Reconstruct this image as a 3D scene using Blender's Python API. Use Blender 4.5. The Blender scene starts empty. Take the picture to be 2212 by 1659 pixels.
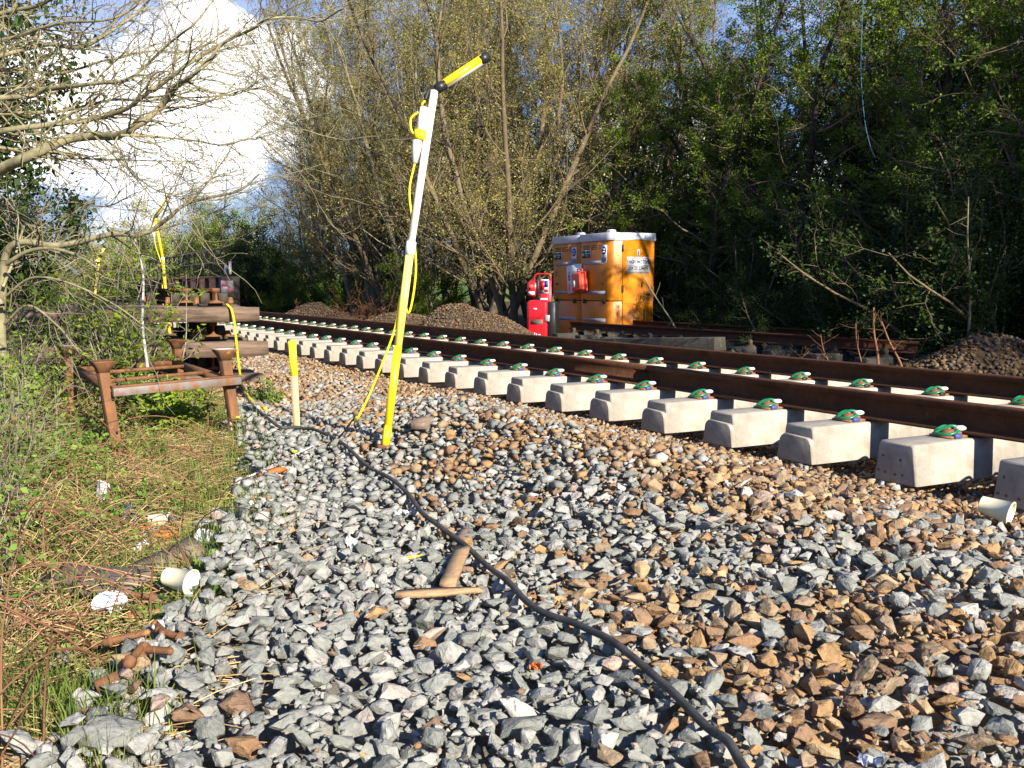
import bpy, bmesh, math, random
import numpy as np
from mathutils import Vector, Matrix
SC = bpy.context.scene
COL = SC.collection
rad = math.radians
# ------------------------------------------------------------ camera
# world frame: x across the track (near rail x=0, far rail x=1.505), y along it, z=0 at the underside of the sleepers
FPX, PITCH, ROLL, YAW = 2124.5, 0.0985, -0.003, 0.4843
CAM = np.array([-4.31, 0.0, 0.945])
_F = np.array([math.sin(YAW)*math.cos(PITCH), math.cos(YAW)*math.cos(PITCH), -math.sin(PITCH)])
_R = np.array([math.cos(YAW), -math.sin(YAW), 0.0]); _U = np.cross(_R, _F)
R_ = _R*math.cos(ROLL)+_U*math.sin(ROLL); U_ = -_R*math.sin(ROLL)+_U*math.cos(ROLL); F_ = _F
cd = bpy.data.cameras.new('camera'); cam = bpy.data.objects.new('camera', cd); COL.objects.link(cam)
cd.sensor_fit = 'HORIZONTAL'; cd.sensor_width = 36.0; cd.lens = 34.575; cd.clip_start = 0.05; cd.clip_end = 5000
cam.matrix_world = Matrix(((R_[0], U_[0], -F_[0], CAM[0]), (R_[1], U_[1], -F_[1], CAM[1]), (R_[2], U_[2], -F_[2], CAM[2]), (0, 0, 0, 1)))
SC.camera = cam
def ray(u, v): return F_+R_*((u-1106)/FPX)-U_*((v-829.5)/FPX)
def W(u, v, d): return CAM+ray(u, v)*d                     # point at depth d
def G(u, v, z=0.0):                                         # point on the level z
    r = ray(u, v); return CAM+r*((z-CAM[2])/r[2])
def uvd(P):
    d = np.asarray(P, float)-CAM; q = d@F_; q = np.where(np.abs(q) < 1e-6, 1e-6, q)
    return 1106+FPX*(d@R_)/q, 829.5-FPX*(d@U_)/q, q
# ------------------------------------------------------------ light
SUN_EL, SUN_X = rad(26), 0.07
sd = np.array([SUN_X, -1.0, 0]); sd /= np.linalg.norm(sd); SDIR = np.array([sd[0]*math.cos(SUN_EL), sd[1]*math.cos(SUN_EL), math.sin(SUN_EL)])
sl = bpy.data.lights.new('sun', 'SUN'); sl.energy = 5.0; sl.angle = rad(0.55); sl.color = (1.0, 0.92, 0.79)
so = bpy.data.objects.new('sun', sl); COL.objects.link(so); so.rotation_euler = Vector(SDIR).to_track_quat('Z', 'Y').to_euler()
SC.view_settings.view_transform = 'Standard'; SC.view_settings.look = 'None'; SC.view_settings.exposure = 1.15; SC.view_settings.gamma = 1
SC.cycles.max_bounces = 6; SC.cycles.diffuse_bounces = 3; SC.cycles.transmission_bounces = 4; SC.cycles.transparent_max_bounces = 4
wd = bpy.data.worlds.new('World'); SC.world = wd; wd.use_nodes = True
nt = wd.node_tree; nt.nodes.clear(); N = nt.nodes; Lk = nt.links
def nd(t, **k):
    n = N.new(t)
    for a, b in k.items(): setattr(n, a, b)
    return n
def lk(a, b): Lk.new(a, b)
def mth(op, a, b=None, c=None, clamp=False):
    n = nd('ShaderNodeMath', operation=op); n.use_clamp = clamp
    for i, q in enumerate((a, b, c)):
        if q is None: continue
        if isinstance(q, (int, float)): n.inputs[i].default_value = q
        else: lk(q, n.inputs[i])
    return n.outputs[0]
def mixc(f, a, b):
    n = nd('ShaderNodeMix', data_type='RGBA')
    for i, q in ((0, f), (6, a), (7, b)):
        if isinstance(q, (int, float)): n.inputs[i].default_value = q
        elif isinstance(q, tuple): n.inputs[i].default_value = (*q, 1)
        else: lk(q, n.inputs[i])
    return n.outputs[2]
sky = nd('ShaderNodeTexSky', sky_type='NISHITA', sun_disc=False); sky.sun_elevation = SUN_EL; sky.sun_rotation = math.atan2(SDIR[0], SDIR[1])
sky.air_density = 1.0; sky.dust_density = 0.4; sky.ozone_density = 2.5
tc = nd('ShaderNodeTexCoord'); vec = tc.outputs['Generated']
def noise(sc, det=6, rough=.6, off=0):
    n = nd('ShaderNodeTexNoise'); n.inputs['Scale'].default_value = sc; n.inputs['Detail'].default_value = det; n.inputs['Roughness'].default_value = rough
    if off:
        m = nd('ShaderNodeVectorMath', operation='ADD'); lk(vec, m.inputs[0]); m.inputs[1].default_value = (off, off*.7, -off); lk(m.outputs[0], n.inputs['Vector'])
    else: lk(vec, n.inputs['Vector'])
    return n.outputs['Fac']
n1 = noise(11, 9, .62); n2 = noise(2.6, 7, .6, 3.1); n3 = noise(30, 5, .6, 1.7)
def blob(u, v, r, soft, amp=.085):
    d = ray(u, v); d = d/np.linalg.norm(d)
    m = nd('ShaderNodeVectorMath', operation='DISTANCE'); lk(vec, m.inputs[0]); m.inputs[1].default_value = tuple(d)
    a = mth('ADD', mth('SUBTRACT', r, m.outputs['Value']), mth('MULTIPLY', mth('SUBTRACT', n1, .5), amp*2))
    return mth('DIVIDE', a, soft, clamp=True)
cum = None
for (u, v, r, s) in ((585, 190, .062, .02), (470, 240, .085, .02), (330, 260, .09, .03), (160, 240, .09, .03), (20, 240, .09, .03), (620, 300, .045, .05), (250, 480, .028, .04), (330, 470, .02, .03), (1500, 340, .075, .05), (1290, 300, .05, .05), (1760, 400, .05, .05), (1000, 380, .05, .05), (1900, 470, .06, .05)):
    b = blob(u, v, r, s); cum = b if cum is None else mth('MAXIMUM', cum, b)
sep = nd('ShaderNodeSeparateXYZ'); lk(vec, sep.inputs[0]); el = sep.outputs[2]
layer = mth('DIVIDE', mth('SUBTRACT', mth('ADD', n2, mth('MULTIPLY', n1, .25)), .60), .12, clamp=True)    # loose cloud elsewhere
skyc = nd('ShaderNodeVectorMath', operation='MULTIPLY'); lk(sky.outputs[0], skyc.inputs[0]); skyc.inputs[1].default_value = (.85, 1.15, 1.75)
graylow = mth('DIVIDE', mth('SUBTRACT', .16, el), .09, clamp=True)       # darker grey-blue bank near the horizon
base = mixc(mth('MULTIPLY', graylow, .75), skyc.outputs[0], (3.2, 3.9, 5.8))
front = mth('DIVIDE', mth('ADD', sep.outputs[1], .1), .5, clamp=True)
base = mixc(mth('MULTIPLY', mth('MULTIPLY', layer, front), .55), base, (6.4, 6.9, 8.6))
shade = mth('MULTIPLY', mth('SUBTRACT', .14, el), 9, clamp=True)
whitec = mixc(mth('MULTIPLY', shade, .8), (19, 18.7, 18.4), (8, 8.8, 11.5))
whitec = mixc(mth('MULTIPLY', mth('SUBTRACT', n3, .35), .5, clamp=True), whitec, (13.5, 13.8, 14.6))
fin = mixc(cum, base, whitec)
bg = nd('ShaderNodeBackground'); lk(fin, bg.inputs[0]); bg.inputs[1].default_value = 0.05
wo = nd('ShaderNodeOutputWorld'); lk(bg.outputs[0], wo.inputs[0])
# ------------------------------------------------------------ helpers
rng = np.random.default_rng(7); random.seed(7)
def tag(o, label=None, cat=None, group=None, kind=None):
    if label: o['label'] = label
    if cat: o['category'] = cat
    if group: o['group'] = group
    if kind: o['kind'] = kind
    return o
def empty(name, loc=(0, 0, 0), rz=0, label=None, cat=None, group=None):
    o = bpy.data.objects.new(name, None); COL.objects.link(o); o.location = tuple(loc); o.rotation_euler = (0, 0, rz); o.empty_display_size = .05
    return tag(o, label, cat, group)
def copy_tree(o, parent=None):
    c = o.copy(); COL.objects.link(c); c.parent = parent
    for ch in list(o.children): copy_tree(ch, c)
    return c
def npmesh(name, V, faces, m, parent=None, smooth=False, col=None, fcol=None):
    """faces: list of int arrays (n,k)"""
    me = bpy.data.meshes.new(name); V = np.asarray(V, np.float32)
    faces = [np.asarray(f, np.int32) for f in faces if len(f)]
    me.vertices.add(len(V)); me.vertices.foreach_set('co', V.ravel())
    nl = sum(f.size for f in faces); npoly = sum(len(f) for f in faces)
    me.loops.add(nl); me.polygons.add(npoly)
    me.loops.foreach_set('vertex_index', np.concatenate([f.ravel() for f in faces]))
    tot = np.concatenate([np.full(len(f), f.shape[1], np.int32) for f in faces]); st = np.concatenate([[0], np.cumsum(tot)[:-1]]).astype(np.int32)
    me.polygons.foreach_set('loop_start', st)
    try: me.polygons.foreach_set('loop_total', tot)
    except Exception: pass
    me.update(calc_edges=True); me.validate()
    if smooth: me.polygons.foreach_set('use_smooth', np.ones(len(me.polygons), bool))
    if col is not None:
        a = me.color_attributes.new('col', 'FLOAT_COLOR', 'POINT'); c4 = np.ones((len(V), 4), np.float32); c4[:, :3] = col; a.data.foreach_set('color', c4.ravel())
    me.materials.append(m); o = bpy.data.objects.new(name, me); COL.objects.link(o); o.parent = parent
    return o
class MB:
    """collects boxes, prisms, tubes; build() makes one mesh"""
    def __init__(s): s.V = []; s.F = {}; s.n = 0
    def add(s, V, fs):
        V = np.asarray(V, float).reshape(-1, 3); s.V.append(V)
        for f in fs: s.F.setdefault(len(f), []).append([i+s.n for i in f])
        s.n += len(V); return s
    def box(s, c, size, rot=None, taper=1.0, ch=0.0):
        x, y, z = [q/2 for q in size]
        if ch:   # chamfered vertical and horizontal edges
            P = []
            for zz, k in ((-z, ch), (-z+ch, 0), (z-ch, 0), (z, ch)):
                X, Y = x-k, y-k
                t = taper if zz > 0 else 1
                for a, b in ((-X+ch, -Y), (X-ch, -Y), (X, -Y+ch), (X, Y-ch), (X-ch, Y), (-X+ch, Y), (-X, Y-ch), (-X, -Y+ch)): P.append((a*t, b*t, zz))
            V = np.array(P); fs = []
            for r in range(3):
                for k in range(8): a = r*8+k; b = r*8+(k+1) % 8; fs.append((a, b, b+8, a+8))
            fs.append(tuple(range(7, -1, -1))); fs.append(tuple(range(24, 32)))
        else:
            V = np.array([(a*x*(taper if c_ > 0 else 1), b*y*(taper if c_ > 0 else 1), c_*z) for c_ in (-1, 1) for a, b in ((-1, -1), (1, -1), (1, 1), (-1, 1))])
            fs = [(3, 2, 1, 0), (4, 5, 6, 7), (0, 1, 5, 4), (1, 2, 6, 5), (2, 3, 7, 6), (3, 0, 4, 7)]
        if rot is not None: V = V@np.array(rot).T
        return s.add(V+np.asarray(c, float), fs)
    def prism(s, prof, A, B, up=(0, 0, 1), capA=True):
        """2D profile (right, up) swept from A to B"""
        A = np.asarray(A, float); B = np.asarray(B, float); d = (B-A)/np.linalg.norm(B-A); up = np.asarray(up, float)
        r = np.cross(d, up); r /= np.linalg.norm(r); u = np.cross(r, d); n = len(prof)
        V = [A+r*p[0]+u*p[1] for p in prof]+[B+r*p[0]+u*p[1] for p in prof]
        fs = [(i, (i+1) % n, n+(i+1) % n, n+i) for i in range(n)]+[tuple(range(n-1, -1, -1)), tuple(range(n, 2*n))]
        return s.add(V, fs)
    def bar(s, A, B, w, h=None, up=(0, 0, 1)):
        h = h or w; return s.prism([(-w/2, -h/2), (w/2, -h/2), (w/2, h/2), (-w/2, h/2)], A, B, up)
    def tube(s, pts, r, n=8, cap=True):
        V, fs = tube(pts, r, n, cap); return s.add(V, fs)
    def lathe(s, prof, c=(0, 0, 0), n=20, rot=None):
        V = []; k = len(prof)
        for i in range(n):
            a = 2*math.pi*i/n
            for (r, z) in prof: V.append((r*math.cos(a), r*math.sin(a), z))
        V = np.array(V)
        if rot is not None: V = V@np.array(rot).T
        fs = [(i*k+j, ((i+1) % n)*k+j, ((i+1) % n)*k+j+1, i*k+j+1) for i in range(n) for j in range(k-1)]
        return s.add(V+np.asarray(c, float), fs)
    def build(s, name, m, parent=None, smooth=False, bevel=0):
        V = np.concatenate(s.V); o = npmesh(name, V, [np.array(f) for f in s.F.values()], m, parent)
        if smooth:
            o.data.polygons.foreach_set('use_smooth', np.ones(len(o.data.polygons), bool))
        if bevel:
            b = o.modifiers.new('bevel', 'BEVEL'); b.width = bevel; b.segments = 2; b.limit_method = 'ANGLE'; b.angle_limit = rad(40)
        return o
def tube(pts, r, n=8, cap=True):
    P = np.asarray(pts, float); k = len(P); r = np.broadcast_to(np.asarray(r, float), (k,))
    T = np.gradient(P, axis=0); T /= np.linalg.norm(T, axis=1)[:, None]+1e-12
    ref = np.array([0, 0, 1.0]) if abs(T[:, 2]).mean() < .8 else np.array([1.0, 0, 0])
    A = np.cross(T, ref); A /= np.linalg.norm(A, axis=1)[:, None]+1e-12; B = np.cross(T, A)
    a = np.arange(n)*2*math.pi/n
    V = (P[:, None]+r[:, None, None]*(A[:, None]*np.cos(a)[None, :, None]+B[:, None]*np.sin(a)[None, :, None])).reshape(-1, 3)
    fs = [(i*n+j, i*n+(j+1) % n, (i+1)*n+(j+1) % n, (i+1)*n+j) for i in range(k-1) for j in range(n)]
    if cap: fs += [tuple(range(n-1, -1, -1)), tuple(range((k-1)*n, k*n))]
    return V, fs
def spline(pts, n):
    P = np.asarray(pts, float); t = np.linspace(0, len(P)-1, n); out = []
    Q = np.vstack([2*P[0]-P[1], P, 2*P[-1]-P[-2]])
    for tt in t:
        i = min(int(tt), len(P)-2); f = tt-i; a, b, c, d = Q[i], Q[i+1], Q[i+2], Q[i+3]
        out.append(.5*((2*b)+(-a+c)*f+(2*a-5*b+4*c-d)*f*f+(-a+3*b-3*c+d)*f**3))
    return np.array(out)
def rotz(a): c, s = math.cos(a), math.sin(a); return np.array([[c, -s, 0], [s, c, 0], [0, 0, 1.0]])
def rotx(a): c, s = math.cos(a), math.sin(a); return np.array([[1.0, 0, 0], [0, c, -s], [0, s, c]])
def roty(a): c, s = math.cos(a), math.sin(a); return np.array([[c, 0, s], [0, 1.0, 0], [-s, 0, c]])
def vnoise(x, y, s, seed=0):
    """smooth value noise 0..1"""
    x = np.asarray(x, float)/s; y = np.asarray(y, float)/s; xi = np.floor(x).astype(np.int64); yi = np.floor(y).astype(np.int64); fx = x-xi; fy = y-yi
    fx = fx*fx*(3-2*fx); fy = fy*fy*(3-2*fy)
    def h(a, b):
        q = (a*374761393+b*668265263+seed*1442695041) & 0xffffffff; q = ((q ^ (q >> 13))*1274126177) & 0xffffffff; return ((q ^ (q >> 16)) & 0xffff)/65535.
    return (h(xi, yi)*(1-fx)+h(xi+1, yi)*fx)*(1-fy)+(h(xi, yi+1)*(1-fx)+h(xi+1, yi+1)*fx)*fy
def sstep(a, b, x): t = np.clip((np.asarray(x, float)-a)/(b-a), 0, 1); return t*t*(3-2*t)
# ------------------------------------------------------------ materials
def mat(name, c1, c2=None, scale=8, det=6, rough=.7, metal=0, bump=.0, bscale=None, lo=.35, hi=.65, c3=None, s3=40, island=0, attr=None, coat=0, stretch=None, spec=.5, trans=0, dist=.01, c3lo=.6, c3hi=.7):
    m = bpy.data.materials.new(name); m.use_nodes = True; T = m.node_tree; B = T.nodes['Principled BSDF']
    def n_(t): return T.nodes.new(t)
    tcn = n_('ShaderNodeTexCoord'); co = tcn.outputs['Object']
    if stretch:
        mp = n_('ShaderNodeMapping'); mp.inputs['Scale'].default_value = stretch; T.links.new(co, mp.inputs[0]); co = mp.outputs[0]
    def noise_(s, d=det):
        q = n_('ShaderNodeTexNoise'); q.inputs['Scale'].default_value = s; q.inputs['Detail'].default_value = d; q.inputs['Roughness'].default_value = .65; T.links.new(co, q.inputs['Vector']); return q.outputs['Fac']
    def rmp(x, a, b):
        q = n_('ShaderNodeMapRange'); q.inputs[1].default_value = a; q.inputs[2].default_value = b; T.links.new(x, q.inputs[0]); return q.outputs[0]
    def mx(f, a, b, bl='MIX'):
        q = n_('ShaderNodeMix'); q.data_type = 'RGBA'; q.blend_type = bl
        for i, v in ((0, f), (6, a), (7, b)):
            if isinstance(v, (int, float)): q.inputs[i].default_value = v
            elif isinstance(v, tuple): q.inputs[i].default_value = (*v, 1)
            else: T.links.new(v, q.inputs[i])
        return q.outputs[2]
    c2 = c2 or c1
    if attr:
        at = n_('ShaderNodeAttribute'); at.attribute_name = attr
        f = rmp(noise_(scale), lo, hi); c = mx(1.0, at.outputs['Color'], mx(f, c1, c2), 'MULTIPLY')
    else: c = mx(rmp(noise_(scale), lo, hi), c1, c2)
    if c3: c = mx(rmp(noise_(s3), c3lo, c3hi), c, c3)
    if island:
        g = n_('ShaderNodeNewGeometry'); q = n_('ShaderNodeMapRange'); q.inputs[3].default_value = 1-island; q.inputs[4].default_value = 1+island; T.links.new(g.outputs['Random Per Island'], q.inputs[0])
        cb = n_('ShaderNodeCombineColor')
        for i in range(3): T.links.new(q.outputs[0], cb.inputs[i])
        c = mx(1.0, c, cb.outputs[0], 'MULTIPLY')
    T.links.new(c, B.inputs['Base Color']); B.inputs['Roughness'].default_value = rough; B.inputs['Metallic'].default_value = metal; B.inputs['Specular IOR Level'].default_value = spec
    if coat: B.inputs['Coat Weight'].default_value = coat
    if bump:
        bp = n_('ShaderNodeBump'); bp.inputs['Strength'].default_value = bump; bp.inputs['Distance'].default_value = dist; T.links.new(noise_(bscale or scale*3, 8), bp.inputs['Height']); T.links.new(bp.outputs[0], B.inputs['Normal'])
    if trans:
        tr = n_('ShaderNodeBsdfTranslucent'); T.links.new(mx(1.0, c, (1.0, 1.15, .5), 'MULTIPLY'), tr.inputs[0]); ms = n_('ShaderNodeMixShader'); ms.inputs[0].default_value = trans
        T.links.new(B.outputs[0], ms.inputs[1]); T.links.new(tr.outputs[0], ms.inputs[2]); T.links.new(ms.outputs[0], T.nodes['Material Output'].inputs[0])
    return m
M = {}
M['concrete'] = mat('concrete', (.44, .395, .32), (.22, .19, .15), 4, 11, .9, bump=.5, bscale=60, c3=(.25, .20, .14), s3=12, c3lo=.56, c3hi=.8, dist=.004)
M['rail'] = mat('rusty rail steel', (.10, .038, .016), (.055, .024, .012), 14, 8, .85, bump=.06, bscale=120, spec=.2, c3=(.13, .06, .025), s3=30, dist=.002)
M['railtop'] = mat('rail head rust', (.12, .065, .035), (.075, .04, .024), 20, 6, .6, bump=.1, bscale=100, dist=.002)
M['clipiron'] = mat('cast iron shoulder', (.30, .13, .05), (.16, .07, .035), 60, 6, .7, bump=.3, bscale=200, dist=.002)
M['green'] = mat('green clip paint', (.01, .19, .07), (.012, .15, .055), 40, rough=.3, coat=.3)
M['whitepl'] = mat('white plastic', (.78, .78, .76), (.70, .69, .66), 20, rough=.45)
M['bluepl'] = mat('blue plastic', (.05, .08, .22), (.04, .06, .17), 30, rough=.5)
M['blackpl'] = mat('black plastic', (.012, .012, .013), (.02, .02, .02), 30, rough=.45)
M['stone'] = mat('ballast stone', (.76, .76, .75), (1.14, 1.13, 1.11), 38, 10, .85, bump=.9, bscale=45, attr='col', c3=(.50, .48, .44), s3=110, c3lo=.62, c3hi=.8, dist=.012, spec=.3)
M['gravel'] = mat('small gravel', (.75, .75, .75), (1.15, 1.15, 1.15), 60, 4, .9, attr='col', spec=.25)
M['soil'] = mat('ground soil', (.8, .8, .8), (1.15, 1.12, 1.08), 3, 10, .95, bump=.6, bscale=30, attr='col', dist=.02, spec=.1)
M['grassland'] = mat('field grass', (.10, .17, .03), (.15, .21, .05), .25, 8, .9, bump=.5, bscale=4, dist=.1, spec=.1, c3=(.28, .26, .12), s3=.6)
M['yellow'] = mat('yellow paint', (.86, .60, .01), (.80, .55, .01), 10, rough=.4, coat=.2)
M['polewhite'] = mat('pale pole', (.86, .84, .70), (.80, .77, .60), 3, rough=.35, coat=.3)
M['paleyellow'] = mat('reflective yellow with painted glare', (.88, .76, .22), (.86, .70, .10), 3, rough=.35, coat=.3, stretch=(1, 1, .5))  # blown-out sunlight on the pole painted as a paler yellow
M['cableyel'] = mat('yellow cable', (.80, .62, .01), rough=.45)
M['greyal'] = mat('grey lamp housing', (.42, .42, .38), (.36, .36, .34), 12, rough=.35, metal=.2)
M['rust'] = mat('flaking rust', (.22, .092, .030), (.115, .052, .024), 16, 9, .85, bump=.5, bscale=90, c3=(.36, .17, .05), s3=26, dist=.003, stretch=(1, 1, .4))
M['steelgrey'] = mat('worn grey steel', (.20, .19, .185), (.16, .11, .08), 14, 8, .6, c3=(.22, .09, .03), s3=9, c3lo=.5, c3hi=.62, metal=.2)
M['oldwood'] = mat('weathered timber', (.20, .13, .085), (.09, .06, .04), 9, 9, .9, bump=.7, bscale=30, stretch=(.5, 5, 5), c3=(.24, .18, .13), s3=14, dist=.008)
M['greywood'] = mat('grey brown plank', (.24, .17, .12), (.13, .09, .065), 14, 9, .9, bump=.6, bscale=30, stretch=(1, 6, 6), dist=.005)
M['palewood'] = mat('pale fresh timber', (.62, .42, .22), (.52, .33, .16), 12, 8, .8, bump=.2, bscale=40, stretch=(5, 5, .5), dist=.002)
M['offcut'] = mat('dusty split timber', (.46, .29, .15), (.28, .17, .09), 22, 9, .9, bump=.8, bscale=60, stretch=(1, 5, 5), dist=.004)
M['lime'] = mat('fluorescent yellow paint', (.85, .88, .02), rough=.6)
M['orange'] = mat('orange plastic cabin', (.66, .215, .005), (.58, .18, .005), 2, 4, .42, bump=.15, bscale=200, dist=.001)
M['orangeD'] = mat('orange plastic shadow gap', (.12, .04, .004), rough=.8)
M['roofgrey'] = mat('pale grey roof', (.60, .60, .62), (.5, .5, .52), 5, rough=.5)
M['strip'] = mat('grey reflective strip', (.36, .36, .42), (.30, .30, .36), 20, rough=.4)
M['red'] = mat('red plastic', (.62, .012, .02), (.52, .01, .018), 6, rough=.35, coat=.2)
M['casered'] = mat('orange red case', (.78, .10, .045), (.70, .08, .035), 8, rough=.4)
M['signw'] = mat('white sign face', (.80, .80, .80), (.74, .74, .74), 8, rough=.5)
M['signgrey'] = mat('silver sign face', (.60, .60, .62), (.55, .55, .57), 8, rough=.5)
M['signshade'] = mat('survey board darkened as shade', (.42, .42, .44), (.34, .34, .36), 8, rough=.6); M['pink'] = mat('pink paint darkened as shade', (.42, .16, .18), (.34, .12, .14), 8, rough=.6)  # board and pink squares darkened: the bridge's shade is in their colour
M['ink'] = mat('black ink', (.012, .012, .015), rough=.6)
M['signgreen'] = mat('dark green sign', (.005, .06, .035), rough=.5)
M['signblue'] = mat('blue sign', (.01, .05, .30), rough=.5)
M['papercup'] = mat('cream paper cup', (.80, .74, .50), (.76, .69, .44), 18, rough=.7, c3=(.30, .10, .05), s3=42, c3lo=.66, c3hi=.69)
M['white'] = mat('white litter', (.86, .86, .84), (.78, .78, .78), 12, rough=.6)
M['foil'] = mat('crumpled foil', (.75, .75, .78), (.5, .5, .55), 30, rough=.22, metal=.9)
M['brick'] = mat('red brick', (.30, .07, .03), (.22, .055, .028), 20, rough=.9, bump=.3, bscale=50)
M['darksteel'] = mat('dark painted girder', (.085, .045, .032), (.045, .028, .022), 3, 8, .75, c3=(.10, .05, .03), s3=5)
M['masonry'] = mat('mossy stone block', (.05, .043, .034), (.028, .026, .02), 5, 9, .95, bump=.6, bscale=16, c3=(.12, .14, .05), s3=4, dist=.02)  # dark base paints the pier's shade into the stone; green patches are moss
M['fencemetal'] = mat('dark fence metal', (.075, .07, .062), (.05, .046, .042), 6, rough=.8)
M['bark'] = mat('greenish grey bark', (.30, .265, .15), (.15, .13, .075), 12, 8, .9, bump=.6, bscale=40, c3=(.36, .36, .19), s3=10, dist=.004, spec=.12)
M['twig'] = mat('brown twig bark', (.20, .155, .095), (.13, .10, .06), 3, 4, .9, island=.25, spec=.12)
M['twigpale'] = mat('pale twig bark', (.26, .235, .15), (.17, .15, .10), 3, 4, .9, island=.25, spec=.12)
M['trunkdark'] = mat('dark trunk bark', (.075, .062, .045), (.045, .038, .028), 8, 8, .95, bump=.6, bscale=20, dist=.01, spec=.12)
M['birch'] = mat('birch bark', (.55, .52, .46), (.42, .40, .35), 6, 6, .85, bump=.3, bscale=20, c3=(.05, .045, .04), s3=9, c3lo=.56, c3hi=.62, stretch=(1, 1, 3))
M['leafolive'] = mat('olive catkin leaf', (.40, .385, .10), (.30, .25, .075), .8, 3, .75, island=.35, trans=.3, lo=.4, hi=.6, spec=.12)
M['leafgreen'] = mat('fresh green leaf', (.19, .27, .025), (.085, .14, .018), 1.1, 3, .7, island=.4, trans=.3, lo=.4, hi=.6, spec=.12)
M['leafdark'] = mat('dark ivy leaf', (.022, .042, .008), (.038, .065, .012), 1.0, 3, .45, island=.4, trans=.12, lo=.4, hi=.6, spec=.12)
M['leafbright'] = mat('bright spring leaf', (.24, .32, .03), (.16, .24, .025), 2, 3, .65, island=.35, trans=.35, lo=.4, hi=.6, spec=.12)
M['bramble'] = mat('bramble leaf', (.11, .19, .03), (.17, .25, .05), 3, 3, .5, island=.45, trans=.25, lo=.4, hi=.6, c3=(.22, .13, .05), s3=1.9, c3lo=.62, c3hi=.66, spec=.12)
M['grass'] = mat('grass blade', (.12, .18, .03), (.20, .22, .06), 3, 3, .6, island=.4, trans=.3, spec=.12)
M['straw'] = mat('dead straw stem', (.50, .36, .18), (.30, .19, .09), 4, 3, .85, island=.45, spec=.12)
M['cane'] = mat('bramble cane', (.17, .07, .045), (.22, .13, .06), 3, 3, .7, island=.4, spec=.12)
M['cable'] = mat('black cable sheath', (.022, .021, .02), (.07, .066, .06), 16, rough=.7, bump=.15, bscale=100, dist=.002)
M['rope'] = mat('blue rope', (.05, .16, .26), rough=.8)
M['orangelitter'] = mat('orange litter', (.75, .16, .02), (.55, .12, .02), 20, rough=.6)
M['asbest'] = mat('flower yellow', (.85, .68, .02), rough=.6)
# ------------------------------------------------------------ terrain
BND = np.array([G(u, v, .055)[:2] for u, v in ((70, 1700), (175, 1600), (310, 1490), (430, 1370), (495, 1280), (530, 1190), (562, 1095), (610, 1010), (600, 960), (565, 900), (545, 850), (535, 800), (520, 745), (470, 700), (380, 672))])
def bnd_x(y):
    """x of the edge between grass and ballast"""
    o = np.argsort(BND[:, 1]); return np.interp(y, BND[o, 1], BND[o, 0])
def terrain(x, y):
    x = np.asarray(x, float); y = np.asarray(y, float)
    z = -.045*sstep(-1.25, -.5, x)*(1-sstep(2.0, 2.6, x))-.05*sstep(-.2, .2, x)*(1-sstep(1.3, 1.7, x))
    z = z+(vnoise(x, y, .9, 3)-.5)*.07*(1-sstep(-1.2, -.8, x))+(vnoise(x, y, .35, 4)-.5)*.03*(1-sstep(-1.2, -.8, x))
    # ridge of dumped ballast beside the sleeper ends
    cx = -1.75+.12*(vnoise(y, y*0, 1.3, 5)-.5)*2
    ridge = np.exp(-((x-cx)/.55)**2)*(.20*(1-sstep(5.8, 7.6, y)))*(.35+.65*sstep(2.2, 4.4, y))
    z = z+ridge*(1-sstep(-1.0, -.65, x))
    z = z-.10*sstep(0., .6, bnd_x(y)-x)*(1-sstep(6, 9, y))
    z = z-.22*sstep(2.6, 4.0, x)+(vnoise(x, y, 2.5, 8)-.5)*.15*sstep(3, 6, x)
    z = z-.05*(1-sstep(-1.2, -.7, x))*sstep(-.1, .2, x-bnd_x(y))
    return z
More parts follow.
